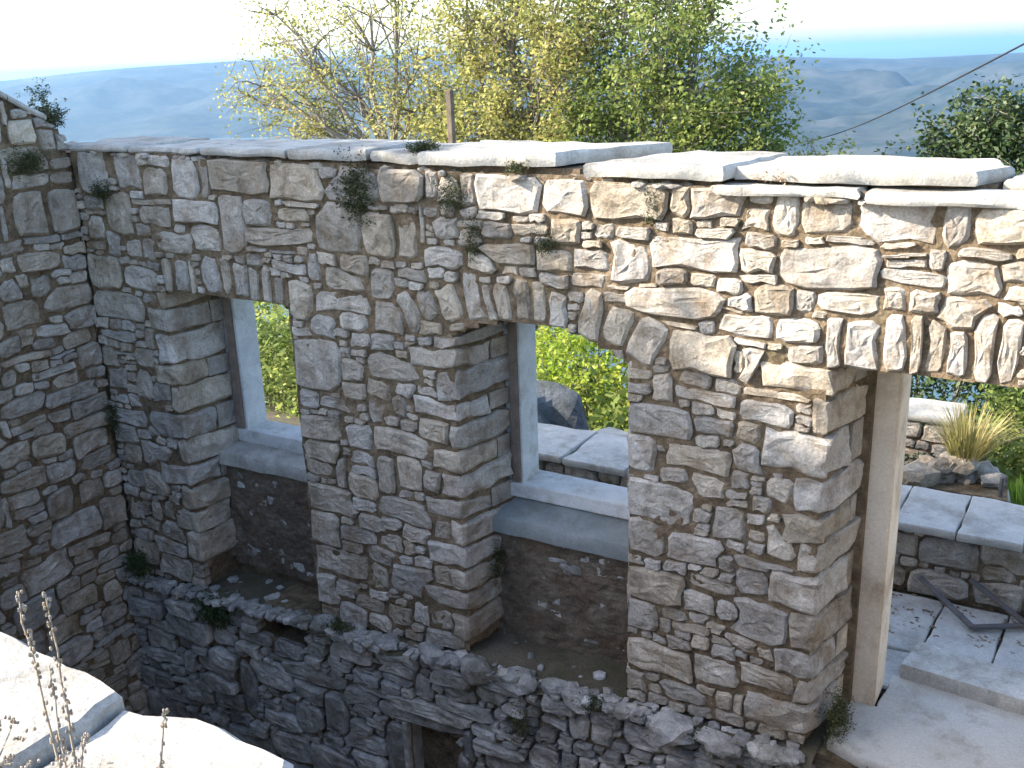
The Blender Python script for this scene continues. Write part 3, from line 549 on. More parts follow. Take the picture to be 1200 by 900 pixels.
cop([(4.80, .06), (5.3, .03), (5.86, .07), (5.97, .40), (5.86, .72), (4.90, .71)], 2.925, 2.985, 18, label='thick slab with a deep shadowed edge')
cop([(4.75, -.05), (5.42, -.05), (5.4, .16), (4.78, .17)], 2.868, 2.908, 19)
cop([(5.44, -.055), (6.10, -.05), (6.12, .20), (5.42, .17)], 2.858, 2.900, 20)
cop([(5.95, .21), (6.9, .20), (6.95, .72), (5.99, .71)], 2.885, 2.945, 21)
cop([(6.12, -.05), (7.2, -.05), (7.2, .18), (6.14, .18)], 2.85, 2.90, 22)
cop([(6.97, .20), (8.35, .18), (8.35, .72), (6.98, .71)], 2.87, 2.93, 23)
a = Acc(); rr = random.Random(4)
for i in range(210):
    x = rr.uniform(0, 8.2); z = top_main(x)-.012
    if 5.0 < x < 6.3: z -= .02
    rock(a, (x, rr.uniform(-.02, .16) if rr.random() < .7 else rr.uniform(.2, .7), z), rr.uniform(.02, .07), rr.uniform(.02, .05), rr.uniform(.012, .026), i, rr.uniform(0, 3))
tag(a.build('levelling_chips', M_STONE, mw), kind='stuff')
# rear face (seen only from beyond): coarse masonry in one piece
a = Acc(); rr = random.Random(9); z = -.1
while z < 2.75:
    h = rr.uniform(.13, .22); x = -.4
    while x < 8.3:
        w = rr.uniform(.2, .45)
        inside = any(q[0]-.02 < x+w/2+.02 and x < q[1]+.02 and zz < 2.12 for q, zz in (((.80, 1.86), z), ((3.22, 4.2), z), ((5.36, 6.85), z)))
        if not inside or (z+h < .75 and not (5.2 < x+w and x < 6.9)): rock(a, (x+w/2, .73, z+h/2), w*.49, .035, h*.47, int(x*99), 0)
        x += w
    z += h
tag(a.build('outer_face_stones', M_STONE, mw), kind='stuff')

# ------------------------------------------------------------------ lower wall under the ledge
lw = thing('lower_rubble_wall', 'darker lower rubble wall below the ledge, with a small square niche', 'stone wall', (4, .1, -2.7))
NI = (2.72, 3.13, -.71)
def in_low(U, V):
    m = V < led(U)+.03*np.sin(U*9)+.02*np.sin(U*23)
    m &= ~((U > NI[0]) & (U < NI[1]) & (V < NI[2]) & (V > -1.35))
    m &= ~((U > 1.42) & (U < 1.88) & (V > -.42) & (V < -.24))
    return m
fl = Face(0, 8.4, -2.7, 0, in_low, lambda u, v, d: (u, -.10-d, v), seed=8)
for (u, v, w, h) in LOW:
    if NI[0]-.25 < u < NI[1]+.03 and v < NI[2]+.12 and (u < NI[0] and h > .3 or u > NI[0]-.05): continue
    fl.put(u, v, w, h, rq.uniform(-.08, .08) if w < .4 else .0, 'stone', 1.15)
fl.put(2.62, -1.04, .2, .56, 0, 'stone', 1.02)
fl.put(3.19, -.95, .1, .34, 0, 'stone', 1.02)
fl.put(2.84, -.65, .74, .11, .02, 'stone', 1.02)
fl.fill([(.36, .17, 10), (.27, .13, 20), (.19, .10, 22), (.13, .07, 24), (.09, .05, 26), (.05, .03, 24)])
fl.build(lw, M_LOWSTONE, prot=(-.004, .05), gap=.005, limit=295, extra=lambda u, v: .03 if v > led(u)-.12 and rq.random() < .5 else 0)
acc = Acc(); fl.mortar(acc, .024); acc.build('earth_bedding', M_MORTAR, lw)
acc = Acc()
prism(acc, [(-.4, -.05), (2.70, -.05), (2.70, .33), (-.4, .33)], -2.99, -.45)
prism(acc, [(-.4, -.06), (1.40, -.06), (1.40, .33), (-.4, .33)], -.46, -.31)
prism(acc, [(1.90, -.06), (2.70, -.06), (2.70, .33), (1.90, .33)], -.46, -.19)
prism(acc, [(1.40, -.02), (1.90, -.02), (1.90, .33), (1.40, .33)], -.25, -.21)
prism(acc, [(2.71, -.06), (3.15, -.06), (3.15, .33), (3.15, .33), (2.71, .33)], -.70, -.14)
prism(acc, [(3.16, -.05), (4.3, -.05), (4.3, .33), (3.16, .33)], -2.99, -.13)
prism(acc, [(4.31, -.05), (8.4, -.05), (8.4, .33), (4.31, .33)], -2.99, -.10)
acc.build('wall_core', M_MORTAR, lw)
o = bmobj('niche_jamb', box_bm(2.68, 2.716, -.115, .3, -1.35, -.715, .006, jit=.01), M_LOWSTONE, lw)
o = bmobj('niche_floor', box_bm(2.70, 3.15, -.10, .33, -1.42, -1.35, .006, jit=.006), M_LOWSTONE, lw)
# loose stones and soil lying along the ledge
a = Acc(); rr = random.Random(14)
for i in range(330):
    x = rr.uniform(.05, 5.3); inw = W1[0] < x < W1[1] or W2[0] < x < W2[1]
    y = rr.uniform(-.13, .27) if inw and rr.random() < .22 else rr.uniform(-.15, -.02); s = rr.uniform(.012, .045)
    rock(a, (x, y, float(led(x))+s*.3), s*rr.uniform(.8, 1.6), s, s*rr.uniform(.5, .9), i+900, rr.uniform(0, 3))
tag(a.build('ledge_debris', M_LOWSTONE, lw), kind='stuff')
V, F = [], []; xs = np.arange(-.02, 5.4, .06); ys = np.array([-.14, -.08, -.02, .05, .12, .19, .26, .32])
for x in xs:
    for y in ys: V.append((x, y, float(led(x))+.0+.02*nz((x*6, y*6, 1))+.03*nz((x*19, y*19, 4))+(.06*max(0, y) if y > 0 else (y+.02)*.3 if y < -.1 else 0)))
for i in range(len(xs)-1):
    if 1.36 < xs[i] < 1.88: continue
    for j in range(len(ys)-1): k = i*len(ys)+j; F.append((k, k+1, k+len(ys)+1, k+len(ys)))
meshobj('ledge_soil', V, F, M_DIRT, lw, smooth=True)
for i, (x, y, s, sz) in enumerate([(2.02, -.12, .10, .085), (2.35, -.14, .08, .06), (2.55, -.12, .09, .05), (2.95, -.15, .09, .09), (3.12, -.14, .06, .05), (3.3, -.16, .11, .09),
        (3.60, -.15, .12, .06), (3.85, -.13, .08, .05), (4.02, -.16, .09, .06), (1.2, -.12, .09, .03), (1.32, -.10, .07, .03), (1.75, -.13, .08, .05), (4.62, -.18, .13, .09), (4.35, -.14, .1, .04), (4.9, -.2, .12, .05), (5.15, -.15, .09, .04)]):
    a = Acc(); rock(a, (x, y+.05, float(led(x))-.005), s*1.1, s*.7, sz*.85, 400+i, rr.uniform(-.4, .4), sub=2, rough=.3); a.build('stone', M_LOWSTONE, lw)

# ------------------------------------------------------------------ left wall, gable rising towards the viewer
sw = thing('gable_stone_wall', 'left side wall of grey rubble stone, its broken top rising toward the viewer', 'stone wall', (-.3, -2, -2.7))
tp = lambda y: np.interp(y, [-4.2, -2, -.8, -.45, -.09, 0, .8], [3.3, 3.92, 3.62, 3.40, 3.20, 3.02, 3.0])
fs = Face(-4.2, 0, -2.7, 4.0, lambda U, V: V < tp(U)-.03, lambda u, v, d: (d, u, v), seed=5)
for (u, v, w, h) in LEFT: fs.put(u, v, w*1.04, h*1.04, rq.uniform(-.04, .04), 'stone', 1.2)
near_mask = fs.U < -1.7
fs.fill([(.30, .18, 10), (.24, .14, 20), (.18, .11, 24), (.13, .08, 24), (.09, .05, 20)], avoid=near_mask)
fs.fill([(.36, .2, 14), (.26, .15, 16), (.18, .11, 14), (.1, .06, 10)])
fs.seeds = [s if s[0] > -1.75 else (s[0], s[1], s[2]*.999, s[3], s[4], s[5]) for s in fs.seeds]
fs.build(sw, M_STONE, prot=(.0, .028), gap=.0035, limit=295)
acc = Acc(); fs.mortar(acc, .008); acc.build('mortar_bed', M_MORTAR, sw)
ysp = [.75, 0, -.09, -.45, -.8, -2, -4.2]; poly = [(y, float(tp(y))-.06) for y in ysp]+[(-4.2, -3), (.75, -3)]
V = [(-.045, y, z) for y, z in poly]+[(-.6, y, z) for y, z in poly]; n = len(poly)
meshobj('wall_core', V, [tuple(range(n)), tuple(range(n, 2*n))[::-1]]+[(i, (i+1) % n, n+(i+1) % n, n+i) for i in range(n)], M_MORTAR, sw)
for i, (ya, yb) in enumerate([(-.16, -.42), (-.43, -.80), (-.81, -1.35), (-1.37, -2.0)]):
    za, zb = float(tp(ya)), float(tp(yb)); sl_ = (zb-za)/(yb-ya); zm = (za+zb)/2
    rough_slab([(-.6, yb), (.03, yb), (.035, ya), (-.6, ya)], zm-.03, zm+.012, M_COPING, 'coping_slab', sw, tilt=(0, sl_), seed=60+i)
a = Acc(); rr = random.Random(41)
for i in range(60):
    y = rr.uniform(-1.2, .5); s = rr.uniform(.02, .06); rock(a, (rr.uniform(-.55, 0), y, float(tp(y))-.02), s, s, s*.6, i+50, 0)
tag(a.build('crest_rubble', M_STONE, sw), kind='stuff')

# ------------------------------------------------------------------ near wall under the viewer with two sunlit slabs
nw = thing('near_stone_wall', 'near wall capped with two bright sunlit slabs, bottom left corner', 'stone wall', (2.5, -3.65, -2.7))
fn = Face(0, 5.0, -2.7, 1.93, lambda U, V: np.ones(U.shape, bool), lambda u, v, d: (u, -3.36+d, v), seed=12)
fn.fill([(.4, .22, 14), (.3, .17, 16), (.2, .13, 16), (.12, .08, 12)])
fn.build(nw, M_STONE, big=.3, limit=40); acc = Acc(); fn.mortar(acc, .02, 5)
prism(acc, [(-.1, -4.0), (4.98, -4.0), (4.98, -3.40), (-.1, -3.40)], -3, 1.94); acc.build('wall_core', M_MORTAR, nw)
rough_slab([(3.3, -3.98), (4.44, -3.98), (4.50, -3.46), (4.47, -3.33), (4.2, -3.31), (3.35, -3.30)], 1.96, 2.075, M_COPING, 'coping_slab', nw, seed=71, jit=.012, bev=.016)
rough_slab([(4.51, -3.95), (5.04, -3.95), (5.06, -3.42), (4.98, -3.30), (4.75, -3.285), (4.47, -3.34)], 1.93, 2.04, M_COPING, 'coping_slab', nw, seed=72, jit=.012, bev=.02)
rough_slab([(.1, -3.98), (3.25, -3.98), (3.27, -3.32), (.1, -3.30)], 1.95, 2.04, M_COPING, 'coping_slab', nw, seed=73)

# ------------------------------------------------------------------ terrace beyond the wall
tr = tag(meshobj('terrace', *(lambda a: (a.v, a.f))((lambda a: (prism(a, [(-1, .68), (9, .68), (9, 2.6), (-1, 2.6)], -1.2, -.035), a)[1])(Acc())), M_DIRT), kind='structure')
rows = [(.70, 1.14, [1.2, 1.9, 2.6, 3.3, 4.1, 4.8, 5.32, 5.68, 6.03, 6.5, 7.2, 8.0]), (1.14, 1.86, [1.0, 1.8, 2.5, 3.1, 3.9, 4.5, 5.02, 5.69, 6.08, 6.62, 7.3, 8.1])]
sd = 0
for (y0, y1, xs_) in rows:
    for xa, xb in zip(xs_[:-1], xs_[1:]):
        sd += 1; k = random.Random(sd); s1, s2 = .03, .03
        rough_slab([(xa+.008, y0+.008), (xb-.008, y0+.010), (xb-.006+s2, y1-.01), (xa+.008+s1, y1-.008)], -.03, k.uniform(-.004, .006), M_PAVE, 'paving_slab', tr, jit=.006, seed=sd+200, bev=.006, top_noise=.004)
o = rough_slab([(5.42, .06), (5.60, -.02), (6.2, -.05), (6.97, -.05), (6.85, .74), (6.60, .80), (5.60, .82), (5.585, .45), (5.43, .44)], -.05, .022, M_CONC, 'doorstep', None, jit=.008, seed=90, bev=.008, top_noise=.006)
tag(o, 'smooth pale cement doorstep filling the doorway at lower right', 'doorstep')
o = rough_slab([(5.64, .80), (6.30, .74), (7.1, .66), (7.1, 1.0), (6.28, 1.02), (5.68, 1.10)], .012, .115, M_COPING, 'stone_slab', None, jit=.004, seed=91, bev=.006, top_noise=.003)
tag(o, 'long thick stone slab lying on the paving just outside the doorway', 'stone slab')

pw = thing('terrace_parapet', 'low rubble parapet topped with blue-grey slabs along the terrace edge', 'parapet', (4.5, 2.15, 0))
fp = Face(1.0, 8.2, 0, .45, lambda U, V: np.ones(U.shape, bool), lambda u, v, d: (u, 1.92-d, v), seed=15)
fp.fill([(.28, .15, 8), (.2, .12, 10), (.14, .09, 12), (.09, .06, 14), (.05, .035, 12)])
fp.build(pw, M_STONE, prot=(0, .03), limit=150, big=.11); acc = Acc(); fp.mortar(acc, .012, 3)
prism(acc, [(.95, 1.95), (8.2, 1.95), (8.2, 2.5), (.95, 2.5)], -.3, .44); acc.build('parapet_core', M_MORTAR, pw)
for i, (xa, xb) in enumerate([(1.0, 1.62), (1.64, 2.2), (2.22, 2.85), (2.87, 3.4), (3.42, 4.1), (4.12, 4.6), (4.62, 5.04), (5.05, 5.35), (5.36, 5.74), (5.75, 6.14), (6.15, 6.7), (6.72, 7.4), (7.42, 8.2)]):
    rough_slab([(xa, 1.86), (xb, 1.865), (xb+.01, 2.5), (xa+.01, 2.5)], .45, .505, M_PAVE, 'coping_slab', pw, jit=.010, seed=300+i, bev=.008, tilt=(random.Random(i).uniform(-.02, .02), .01))
o = rough_slab([(2.45, 2.56), (3.3, 2.46), (3.5, 2.8), (2.7, 3.05)], .22, .34, M_COPING, 'stone_slab', None, seed=94, tilt=(.02, .05))
tag(o, 'pale loose slab leaning behind the parapet, seen through the middle window', 'stone slab')
a = Acc(); rock(a, (1.88, 2.95, .16), .52, .4, .44, 77, .3, sub=4, rough=.34)
o = a.build('boulder', M_DARKROCK, None); tag(o, 'dark rounded boulder behind the parapet, seen through the middle window', 'boulder')

# welded steel frame dropped on the paving
mf = thing('metal_frame', 'dark flat steel frame lying on the paving against the parapet', 'metal frame', (5.9, 1.8, 0))
def bar(p, q, w=.018, h=.012):
    p, q = Vector(p), Vector(q); d = (q-p); L = d.length; d.normalize(); s = d.cross(Vector((0, 0, 1))); s.normalize(); u = s.cross(d)
    V = [P+s*a*w+u*b*h for P in (p, q) for a, b in ((-1, -1), (1, -1), (1, 1), (-1, 1))]
    bm = bmesh.new(); vs = [bm.verts.new(v) for v in V]
    for f in ((0, 1, 2, 3), (7, 6, 5, 4), (0, 4, 5, 1), (1, 5, 6, 2), (2, 6, 7, 3), (3, 7, 4, 0)): bm.faces.new([vs[i] for i in f])
    bmesh.ops.bevel(bm, geom=bm.edges[:], offset=.003, segments=1, affect='EDGES'); return bmobj('bar', bm, M_METAL, mf)
bar((5.56, 1.85, .14), (5.93, 1.54, .035)); bar((5.92, 1.535, .035), (6.62, 1.95, .04)); bar((5.86, 1.87, .19), (6.22, 1.70, .05)); bar((6.22, 1.72, .04), (6.66, 2.0, .06))

# heap of stones with a tuft of straw grass, and the garden wall behind
hp = thing('stone_heap', 'heap of tumbled stones beyond the parapet, seen through the doorway', 'stone heap', (5.6, 3.2, 0))
rr = random.Random(33); k = 0
for lvl, (n_, hz) in enumerate([(10, .08), (9, .24), (7, .38), (4, .5)]):
    for i in range(n_):
        sp = .42-.08*lvl; s = rr.uniform(.07, .13); a = Acc(); k += 1
        rock(a, (5.58+rr.uniform(-sp, sp), 3.15+rr.uniform(-sp, sp)*.7, hz+rr.uniform(-.03, .03)), s*rr.uniform(1, 1.4), s, s*.75, 500+k, rr.uniform(0, 3), sub=2, rough=.3)
        a.build('stone', M_STONE, hp)
a = Acc(); prism(a, [(5.2, 2.9), (5.95, 2.9), (5.9, 3.4), (5.25, 3.4)], -.3, .35); a.build('earth_fill', M_MORTAR, hp)
gw = thing('garden_wall', 'short pale-topped garden wall left of the stone heap, seen past the door jamb', 'garden wall', (4.9, 4.0, -.6))
fg = Face(4.0, 5.45, -.5, .52, lambda U, V: np.ones(U.shape, bool), lambda u, v, d: (u, 3.9-d, v), seed=19)
fg.fill([(.25, .14, 8), (.16, .1, 10), (.09, .06, 10)]); fg.build(gw, M_STONE, limit=60); acc = Acc(); fg.mortar(acc, .01, 4)
prism(acc, [(4.0, 3.93), (5.45, 3.93), (5.45, 4.3), (4.0, 4.3)], -1.5, .52); acc.build('wall_core', M_MORTAR, gw)
rough_slab([(4.0, 3.85), (4.75, 3.86), (4.75, 4.33), (4.0, 4.33)], .52, .57, M_COPING, 'coping_slab', gw, seed=96); rough_slab([(4.77, 3.86), (5.47, 3.85), (5.47, 4.33), (4.77, 4.33)], .52, .57, M_COPING, 'coping_slab', gw, seed=97)
a = Acc(); tube(a, [(5.9, 2.95, -.1), (5.895, 2.95, .50)], [.016, .016], 8); o = a.build('iron_post', M_METAL); tag(o, 'short grey iron post standing right of the stone heap', 'post')
bm = box_bm(-.024, .024, -.024, .024, -1.2, 0, .006, jit=.004); o = bmobj('wooden_post', bm, M_WOOD); o.location = (1.40, 2.7, 3.27); tag(o, 'weathered wooden post rising behind the wall top in front of the trees', 'post')
bmx = box_bm(-.024, .024, -.024, .024, 0, 2.0, .006)
for v in bmx.verts: v.co.z -= 3.2
bmobj('lower_shaft', bmx, M_WOOD, o)
a = Acc(); P0, P1 = Vector((5.75, 2.6, 3.49)), Vector((1.2, 13.6, 1.9)); pts = [P0.lerp(P1, t/24)-Vector((0, 0, .12*math.sin(math.pi*t/24))) for t in range(-4, 25)]
tube(a, pts, [.0065]*len(pts), 5); o = a.build('overhead_cable', M_CABLE); tag(o, 'thin black cable sloping down across the hills at upper right', 'cable')

# ------------------------------------------------------------------ ground, sea and far hills
def gh(x, y):
    if -.3 < x < 8.35 and y < .4: return -2.75+.03*nz((x*2, y*2, 0))
    if y < 2.55: z = -.06 if x > -.9 else -.1-.02*abs(x+.9)
    else: z = -.06-.36*(y-2.55)-(.0006*(y-2.55)**2 if y < 300 else 53)
    n_ = min(1, max(0, (y-2.6)/3, (-x-.9)/3, (x-9)/3)); return max(-245, z+n_*.25*nz((x*.4, y*.4, 0))+(min(6, (y/60))*nz((x*.03, y*.03, 3)) if y > 30 else 0))
gx = np.unique(np.concatenate([[-4000, -2000, -1000, -500, -250, -120, -60, -40, -28], np.arange(-20, 20.1, .5), [-.33, -.28, 8.33, 8.38], [28, 40, 60, 120, 250, 500, 1000, 2000, 4000]]))
gy = np.unique(np.concatenate([[-3000, -800, -200, -60, -25], np.arange(-12, 20.1, .5), [.38, .43], [2.54, 2.6], np.geomspace(21, 900, 30)]))
V = [(x, y, gh(x, y)) for y in gy for x in gx]; nx_ = len(gx)
F = [(j*nx_+i, j*nx_+i+1, (j+1)*nx_+i+1, (j+1)*nx_+i) for j in range(len(gy)-1) for i in range(nx_-1)]
tag(meshobj('ground', V, F, M_DIRT, smooth=True), kind='structure')
a = Acc(); prism(a, [(-.35, -9), (12, -9), (12, -4.02), (-.35, -4.02)], -3, 1.86); prism(a, [(8.91, -4.0), (12, -4.0), (12, .68), (8.91, .68)], -3, 1.8)
tag(a.build('upper_ground', M_DIRT), kind='structure')
m = bpy.data.materials.new('sea_water'); m.use_nodes = True; b = m.node_tree.nodes['Principled BSDF']; b.inputs['Base Color'].default_value = (.06, .11, .13, 1); b.inputs['Roughness'].default_value = .6; b.inputs['Specular IOR Level'].default_value = .2
R_ = 42000; tag(meshobj('sea', [(-R_, -R_, -230), (R_, -R_, -230), (R_, R_, -230), (-R_, R_, -230)], [(0, 1, 2, 3)], m), kind='structure')
az = np.radians(np.linspace(-110, 60, 260)); rr_ = np.linspace(1500, 8400, 90)
angs = np.interp(np.degrees(az), [-110, -75, -60, -56.7, -53, -50, -44, -36, -28, -17.8, -11, -5, 8, 30, 60], [-1.2, -.9, -.42, -.25, .05, .2, .35, .38, .1, -.36, -.70, -.58, -.3, -.6, -1.2])
V = []
for i, A in enumerate(az):
    hr = 6000*math.tan(math.radians(angs[i]))+3.5+230
    coast = float(np.interp(math.degrees(A), [-60, -52, -44, -25, -15], [3900, 3900, 3700, 2500, 1900]))+250*nz((A*9, 0, 0))+150*nz((A*30, 2, 0))
    for r in rr_:
        x, y = r*math.sin(A), r*math.cos(A)
        t = (r-coast)/(6000-coast) if r < 6000 else 1-(r-6000)/2200
        s = max(0, min(1, t)); s = s*s*(3-2*s) if r > 6000 else s**.85*(1)
        amp = 80*math.sin(math.pi*min(1, max(0, t))) if r < 6000 else 0
        h = -230+hr*s+amp*(nz((x*.0022, y*.0022, 1))+.5*nz((x*.006, y*.006, 2))+.25*nz((x*.014, y*.014, 2)))
        if t <= 0: h = -238
        V.append((x, y, h))
nr = len(rr_); F = [(i*nr+j, i*nr+j+1, (i+1)*nr+j+1, (i+1)*nr+j) for i in range(len(az)-1) for j in range(nr-1)]
tag(meshobj('far_hills', V, F, M_HILL, smooth=True), kind='structure')

# ------------------------------------------------------------------ trees
def tree(name, label, base, fork, lobes, lm, per=26, twigs=14, leaf=.075, spread=.11, trunk_r=.10, group=None, seed=1, bare=0.0, cat='tree'):
    rd = random.Random(seed); t = thing(name, label, cat, base, group); base = Vector(base); fork = Vector(fork)
    a = Acc(); mid = base.lerp(fork, .5)+Vector((rd.uniform(-.15, .15), rd.uniform(-.15, .15), 0))
    tube(a, [base-Vector((0, 0, .3)), base.lerp(mid, .5), mid, fork], [trunk_r*1.5, trunk_r*1.1, trunk_r, trunk_r*.8], 8); cen = []
    for (cx, cy, cz, r) in lobes:
        c = Vector((cx, cy, cz)); k = fork.lerp(c, .5)+Vector((rd.gauss(0, .18), rd.gauss(0, .18), .12*r)); lr = .022+.028*r
        p = [fork, fork.lerp(k, .5)+Vector((rd.gauss(0, .07), 0, rd.gauss(0, .07))), k, k.lerp(c, .6)+Vector((rd.gauss(0, .08), 0, rd.gauss(0, .08))), c]
        tube(a, p, [lr, lr*.85, lr*.65, lr*.5, lr*.35], 6)
        for q in range(int(twigs*r*r*1.6)+6):
            d = Vector((rd.gauss(0, 1), rd.gauss(0, 1), rd.gauss(0, .8))); d.normalize(); e = c+d*r*rd.uniform(.55, 1.12)
            s0 = rd.choice(p[2:]); m1 = s0.lerp(e, .55)+Vector((rd.gauss(0, .09), rd.gauss(0, .09), rd.gauss(0, .07)+.05))
            tube(a, [s0, m1, e], [.014, .009, .003], 4)
            if rd.random() > bare:
                for u in (0, .35, .7): cen.append(e.lerp(m1, u)+Vector((rd.gauss(0, .05), rd.gauss(0, .05), rd.gauss(0, .05))))
            for w_ in range(2):
                e2 = e+Vector((rd.gauss(0, .2), rd.gauss(0, .2), rd.gauss(0, .16))); tube(a, [e.lerp(m1, rd.random()*.6), e2], [.006, .002], 3)
                if rd.random() > bare: cen.append(e2)
    a.build('trunk', M_BARK, t)
    vs, fs_ = [], []; leaves(vs, fs_, cen, per, spread, leaf, droop=.15); leafobj('crown', vs, fs_, lm, t); return t
tree('fig_tree', 'sparse yellowing tree with bare limbs behind the left part of the wall', (-3.6, 8.6, -2.4), (-3.7, 8.5, 1.9),
     [(-4.4, 8.6, 3.0, .9), (-5.4, 8.4, 3.0, .8), (-6.2, 8.3, 3.2, .6), (-5.2, 8.6, 3.8, .8), (-4.2, 8.8, 4.2, .9), (-3.3, 8.7, 3.5, .9), (-3.1, 8.5, 2.8, .8), (-5.9, 8.5, 4.3, .6), (-4.9, 8.5, 2.5, .7), (-6.5, 8.6, 2.9, .5), (-3.6, 8.6, 4.9, .8), (-5.8, 8.4, 2.5, .5)],
     L_YEL, per=12, twigs=17, leaf=.062, spread=.10, seed=4, bare=.25)
tree('ash_tree', 'tall full tree with green and yellow leaves behind the middle of the wall', (-1.4, 8.8, -2.5), (-1.4, 8.7, 1.8),
     [(-2.3, 8.6, 3.2, .9), (-1.6, 8.5, 3.9, .9), (-1.0, 8.3, 3.2, .9), (-.7, 8.6, 4.3, .8), (-2.3, 8.7, 4.4, .8), (-1.8, 8.4, 2.5, .8), (-.5, 8.5, 2.6, .8), (-.2, 8.4, 3.6, .8), (-1.3, 8.7, 5.1, .8), (-2.7, 8.6, 2.6, .7), (-1.1, 8.2, 2.3, .7)],
     L_YEL, per=21, twigs=20, leaf=.068, spread=.10, seed=8, bare=.08)
tree('walnut_tree', 'leafy green tree behind the wall, right of the wooden post', (.9, 8.4, -2.4), (.8, 8.4, 1.6),
     [(.2, 8.4, 3.0, .8), (.9, 8.2, 3.6, .8), (.3, 8.6, 4.3, .8), (1.5, 8.3, 3.0, .8), (2.0, 8.3, 2.6, .6), (1.6, 8.4, 3.9, .55), (.8, 8.3, 2.4, .8), (1.5, 8.2, 2.3, .7), (2.15, 8.3, 3.1, .45), (0, 8.2, 2.3, .7), (.9, 8.5, 4.5, .5), (2.3, 8.3, 2.2, .4)],
     L_GRN, per=24, twigs=20, leaf=.070, spread=.10, seed=15, bare=.05)
tree('holm_oak', 'dark evergreen tree showing above the wall top at far right', (5.4, 9.0, -2.6), (5.4, 9.0, .8),
     [(4.5, 9, 2.3, .5), (4.9, 9, 2.55, .45), (5.4, 9, 2.35, .6), (6.0, 9, 2.4, .6), (6.6, 9, 2.4, .7), (5.0, 8.8, 1.7, .7), (6.1, 8.8, 1.7, .8)],
     L_DARK, per=34, twigs=24, leaf=.07, spread=.09, seed=23)
# unseen oaks added left of the ruin, crowns shaped to cast its shade
for i, (nm, lab, base, lob, s_) in enumerate([
    ('added_shade_oak', 'unseen dense oak added left of the ruin to shade it, nearest the gable wall', (-5, -3.6, -.2), [(-5, -2.6, 5.6, 1.1), (-5, -3.6, 6.7, 1.15), (-5, -2.4, 4.2, 1.3), (-5, -4.3, 7.0, 1.1), (-5, -3.6, 5.2, 1.4), (-5, -4.5, 5.6, 1.3), (-5.2, -3.4, 3.8, 1.4)], 3),
    ('added_shade_oak', 'taller unseen oak added left of the ruin to shade it, beyond the first', (-5, -6.0, -.2), [(-5, -5.3, 6.9, 1.1), (-5, -6.2, 7.2, 1.1), (-5, -7, 6.5, 1.1), (-5, -5.6, 6.2, 1.4), (-5, -6.6, 5.6, 1.4), (-5, -5.6, 4.6, 1.5), (-5.1, -6.8, 4.0, 1.4)], 5)]):
    tree(nm, lab, base, (base[0], base[1], 2.6), lob, L_DARK, per=30, twigs=16, leaf=.17, spread=.2, trunk_r=.2, group='unseen oaks added to shade the ruin', seed=s_)

def bush(name, label, c, r, lm, n=300, per=22, leaf=.06, seed=1, cat='bush', group=None):
    rd = random.Random(seed); t = thing(name, label, cat, (c[0], c[1], c[2]-r[2]), group); a = Acc(); cen = []
    b0 = Vector((c[0], c[1], c[2]-r[2]))
    for i in range(n):
        d = Vector((rd.gauss(0, 1), rd.gauss(0, 1), rd.gauss(0, 1))); d.normalize(); k = rd.uniform(.55, 1.05)*(1+.25*nz(d*2+Vector((seed, 0, 0))))
        e = Vector(c)+Vector((d.x*r[0], d.y*r[1], d.z*r[2]))*k; cen.append(e)
        if i % 6 == 0: tube(a, [b0+Vector((rd.uniform(-.1, .1), rd.uniform(-.1, .1), 0)), b0.lerp(e, .5)+Vector((0, 0, .1)), e], [.014, .009, .003], 4)
    a.build('stem', M_BARK, t); vs, f_ = [], []; leaves(vs, f_, cen, per, min(r)*.10+.02, leaf); leafobj('foliage', vs, f_, lm, t); return t
bush('vine_bush', 'bright lime green vine thicket seen through the middle window', (1.5, 5.3, -.1), (1.3, .8, 1.1), L_VINE, 420, 24, .065, 1, group='bushes beyond the terrace')
bush('vine_bush', 'lime green vine growth left behind the middle window thicket', (-.3, 6.3, -.2), (1.3, .9, 1.2), L_VINE, 360, 22, .07, 2, group='bushes beyond the terrace')
bush('green_bush', 'deep green bush filling the left window', (-2.3, 5.0, -.5), (1.1, .8, 1.2), L_GRN, 420, 24, .06, 3, group='bushes beyond the terrace')
bush('vine_bush', 'low light green shrub at the bottom of the left window', (-1.2, 3.6, -.85), (.7, .5, .6), L_VINE, 180, 20, .055, 4, group='bushes beyond the terrace')
bush('green_bush', 'leafy green bush behind the left window, further back', (-4.6, 6.8, -.5), (1.6, 1, 1.6), L_GRN, 420, 24, .075, 5, group='bushes beyond the terrace')
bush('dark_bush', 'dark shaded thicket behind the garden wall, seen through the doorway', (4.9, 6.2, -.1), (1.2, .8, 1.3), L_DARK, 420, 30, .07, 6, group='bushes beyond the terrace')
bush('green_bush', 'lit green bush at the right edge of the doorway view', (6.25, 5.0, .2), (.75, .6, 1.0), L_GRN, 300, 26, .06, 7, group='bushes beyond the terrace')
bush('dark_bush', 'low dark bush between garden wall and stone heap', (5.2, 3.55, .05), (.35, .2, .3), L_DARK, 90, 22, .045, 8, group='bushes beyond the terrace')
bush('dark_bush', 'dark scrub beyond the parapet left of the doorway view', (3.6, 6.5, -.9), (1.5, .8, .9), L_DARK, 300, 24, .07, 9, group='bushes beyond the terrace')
bush('sprig_bush', 'thin sprigs peeping over the wall top between the walnut and the oak', (3.1, 8.5, 2.1), (.5, .3, .34), L_GRN, 60, 14, .05, 10, group='bushes beyond the terrace')

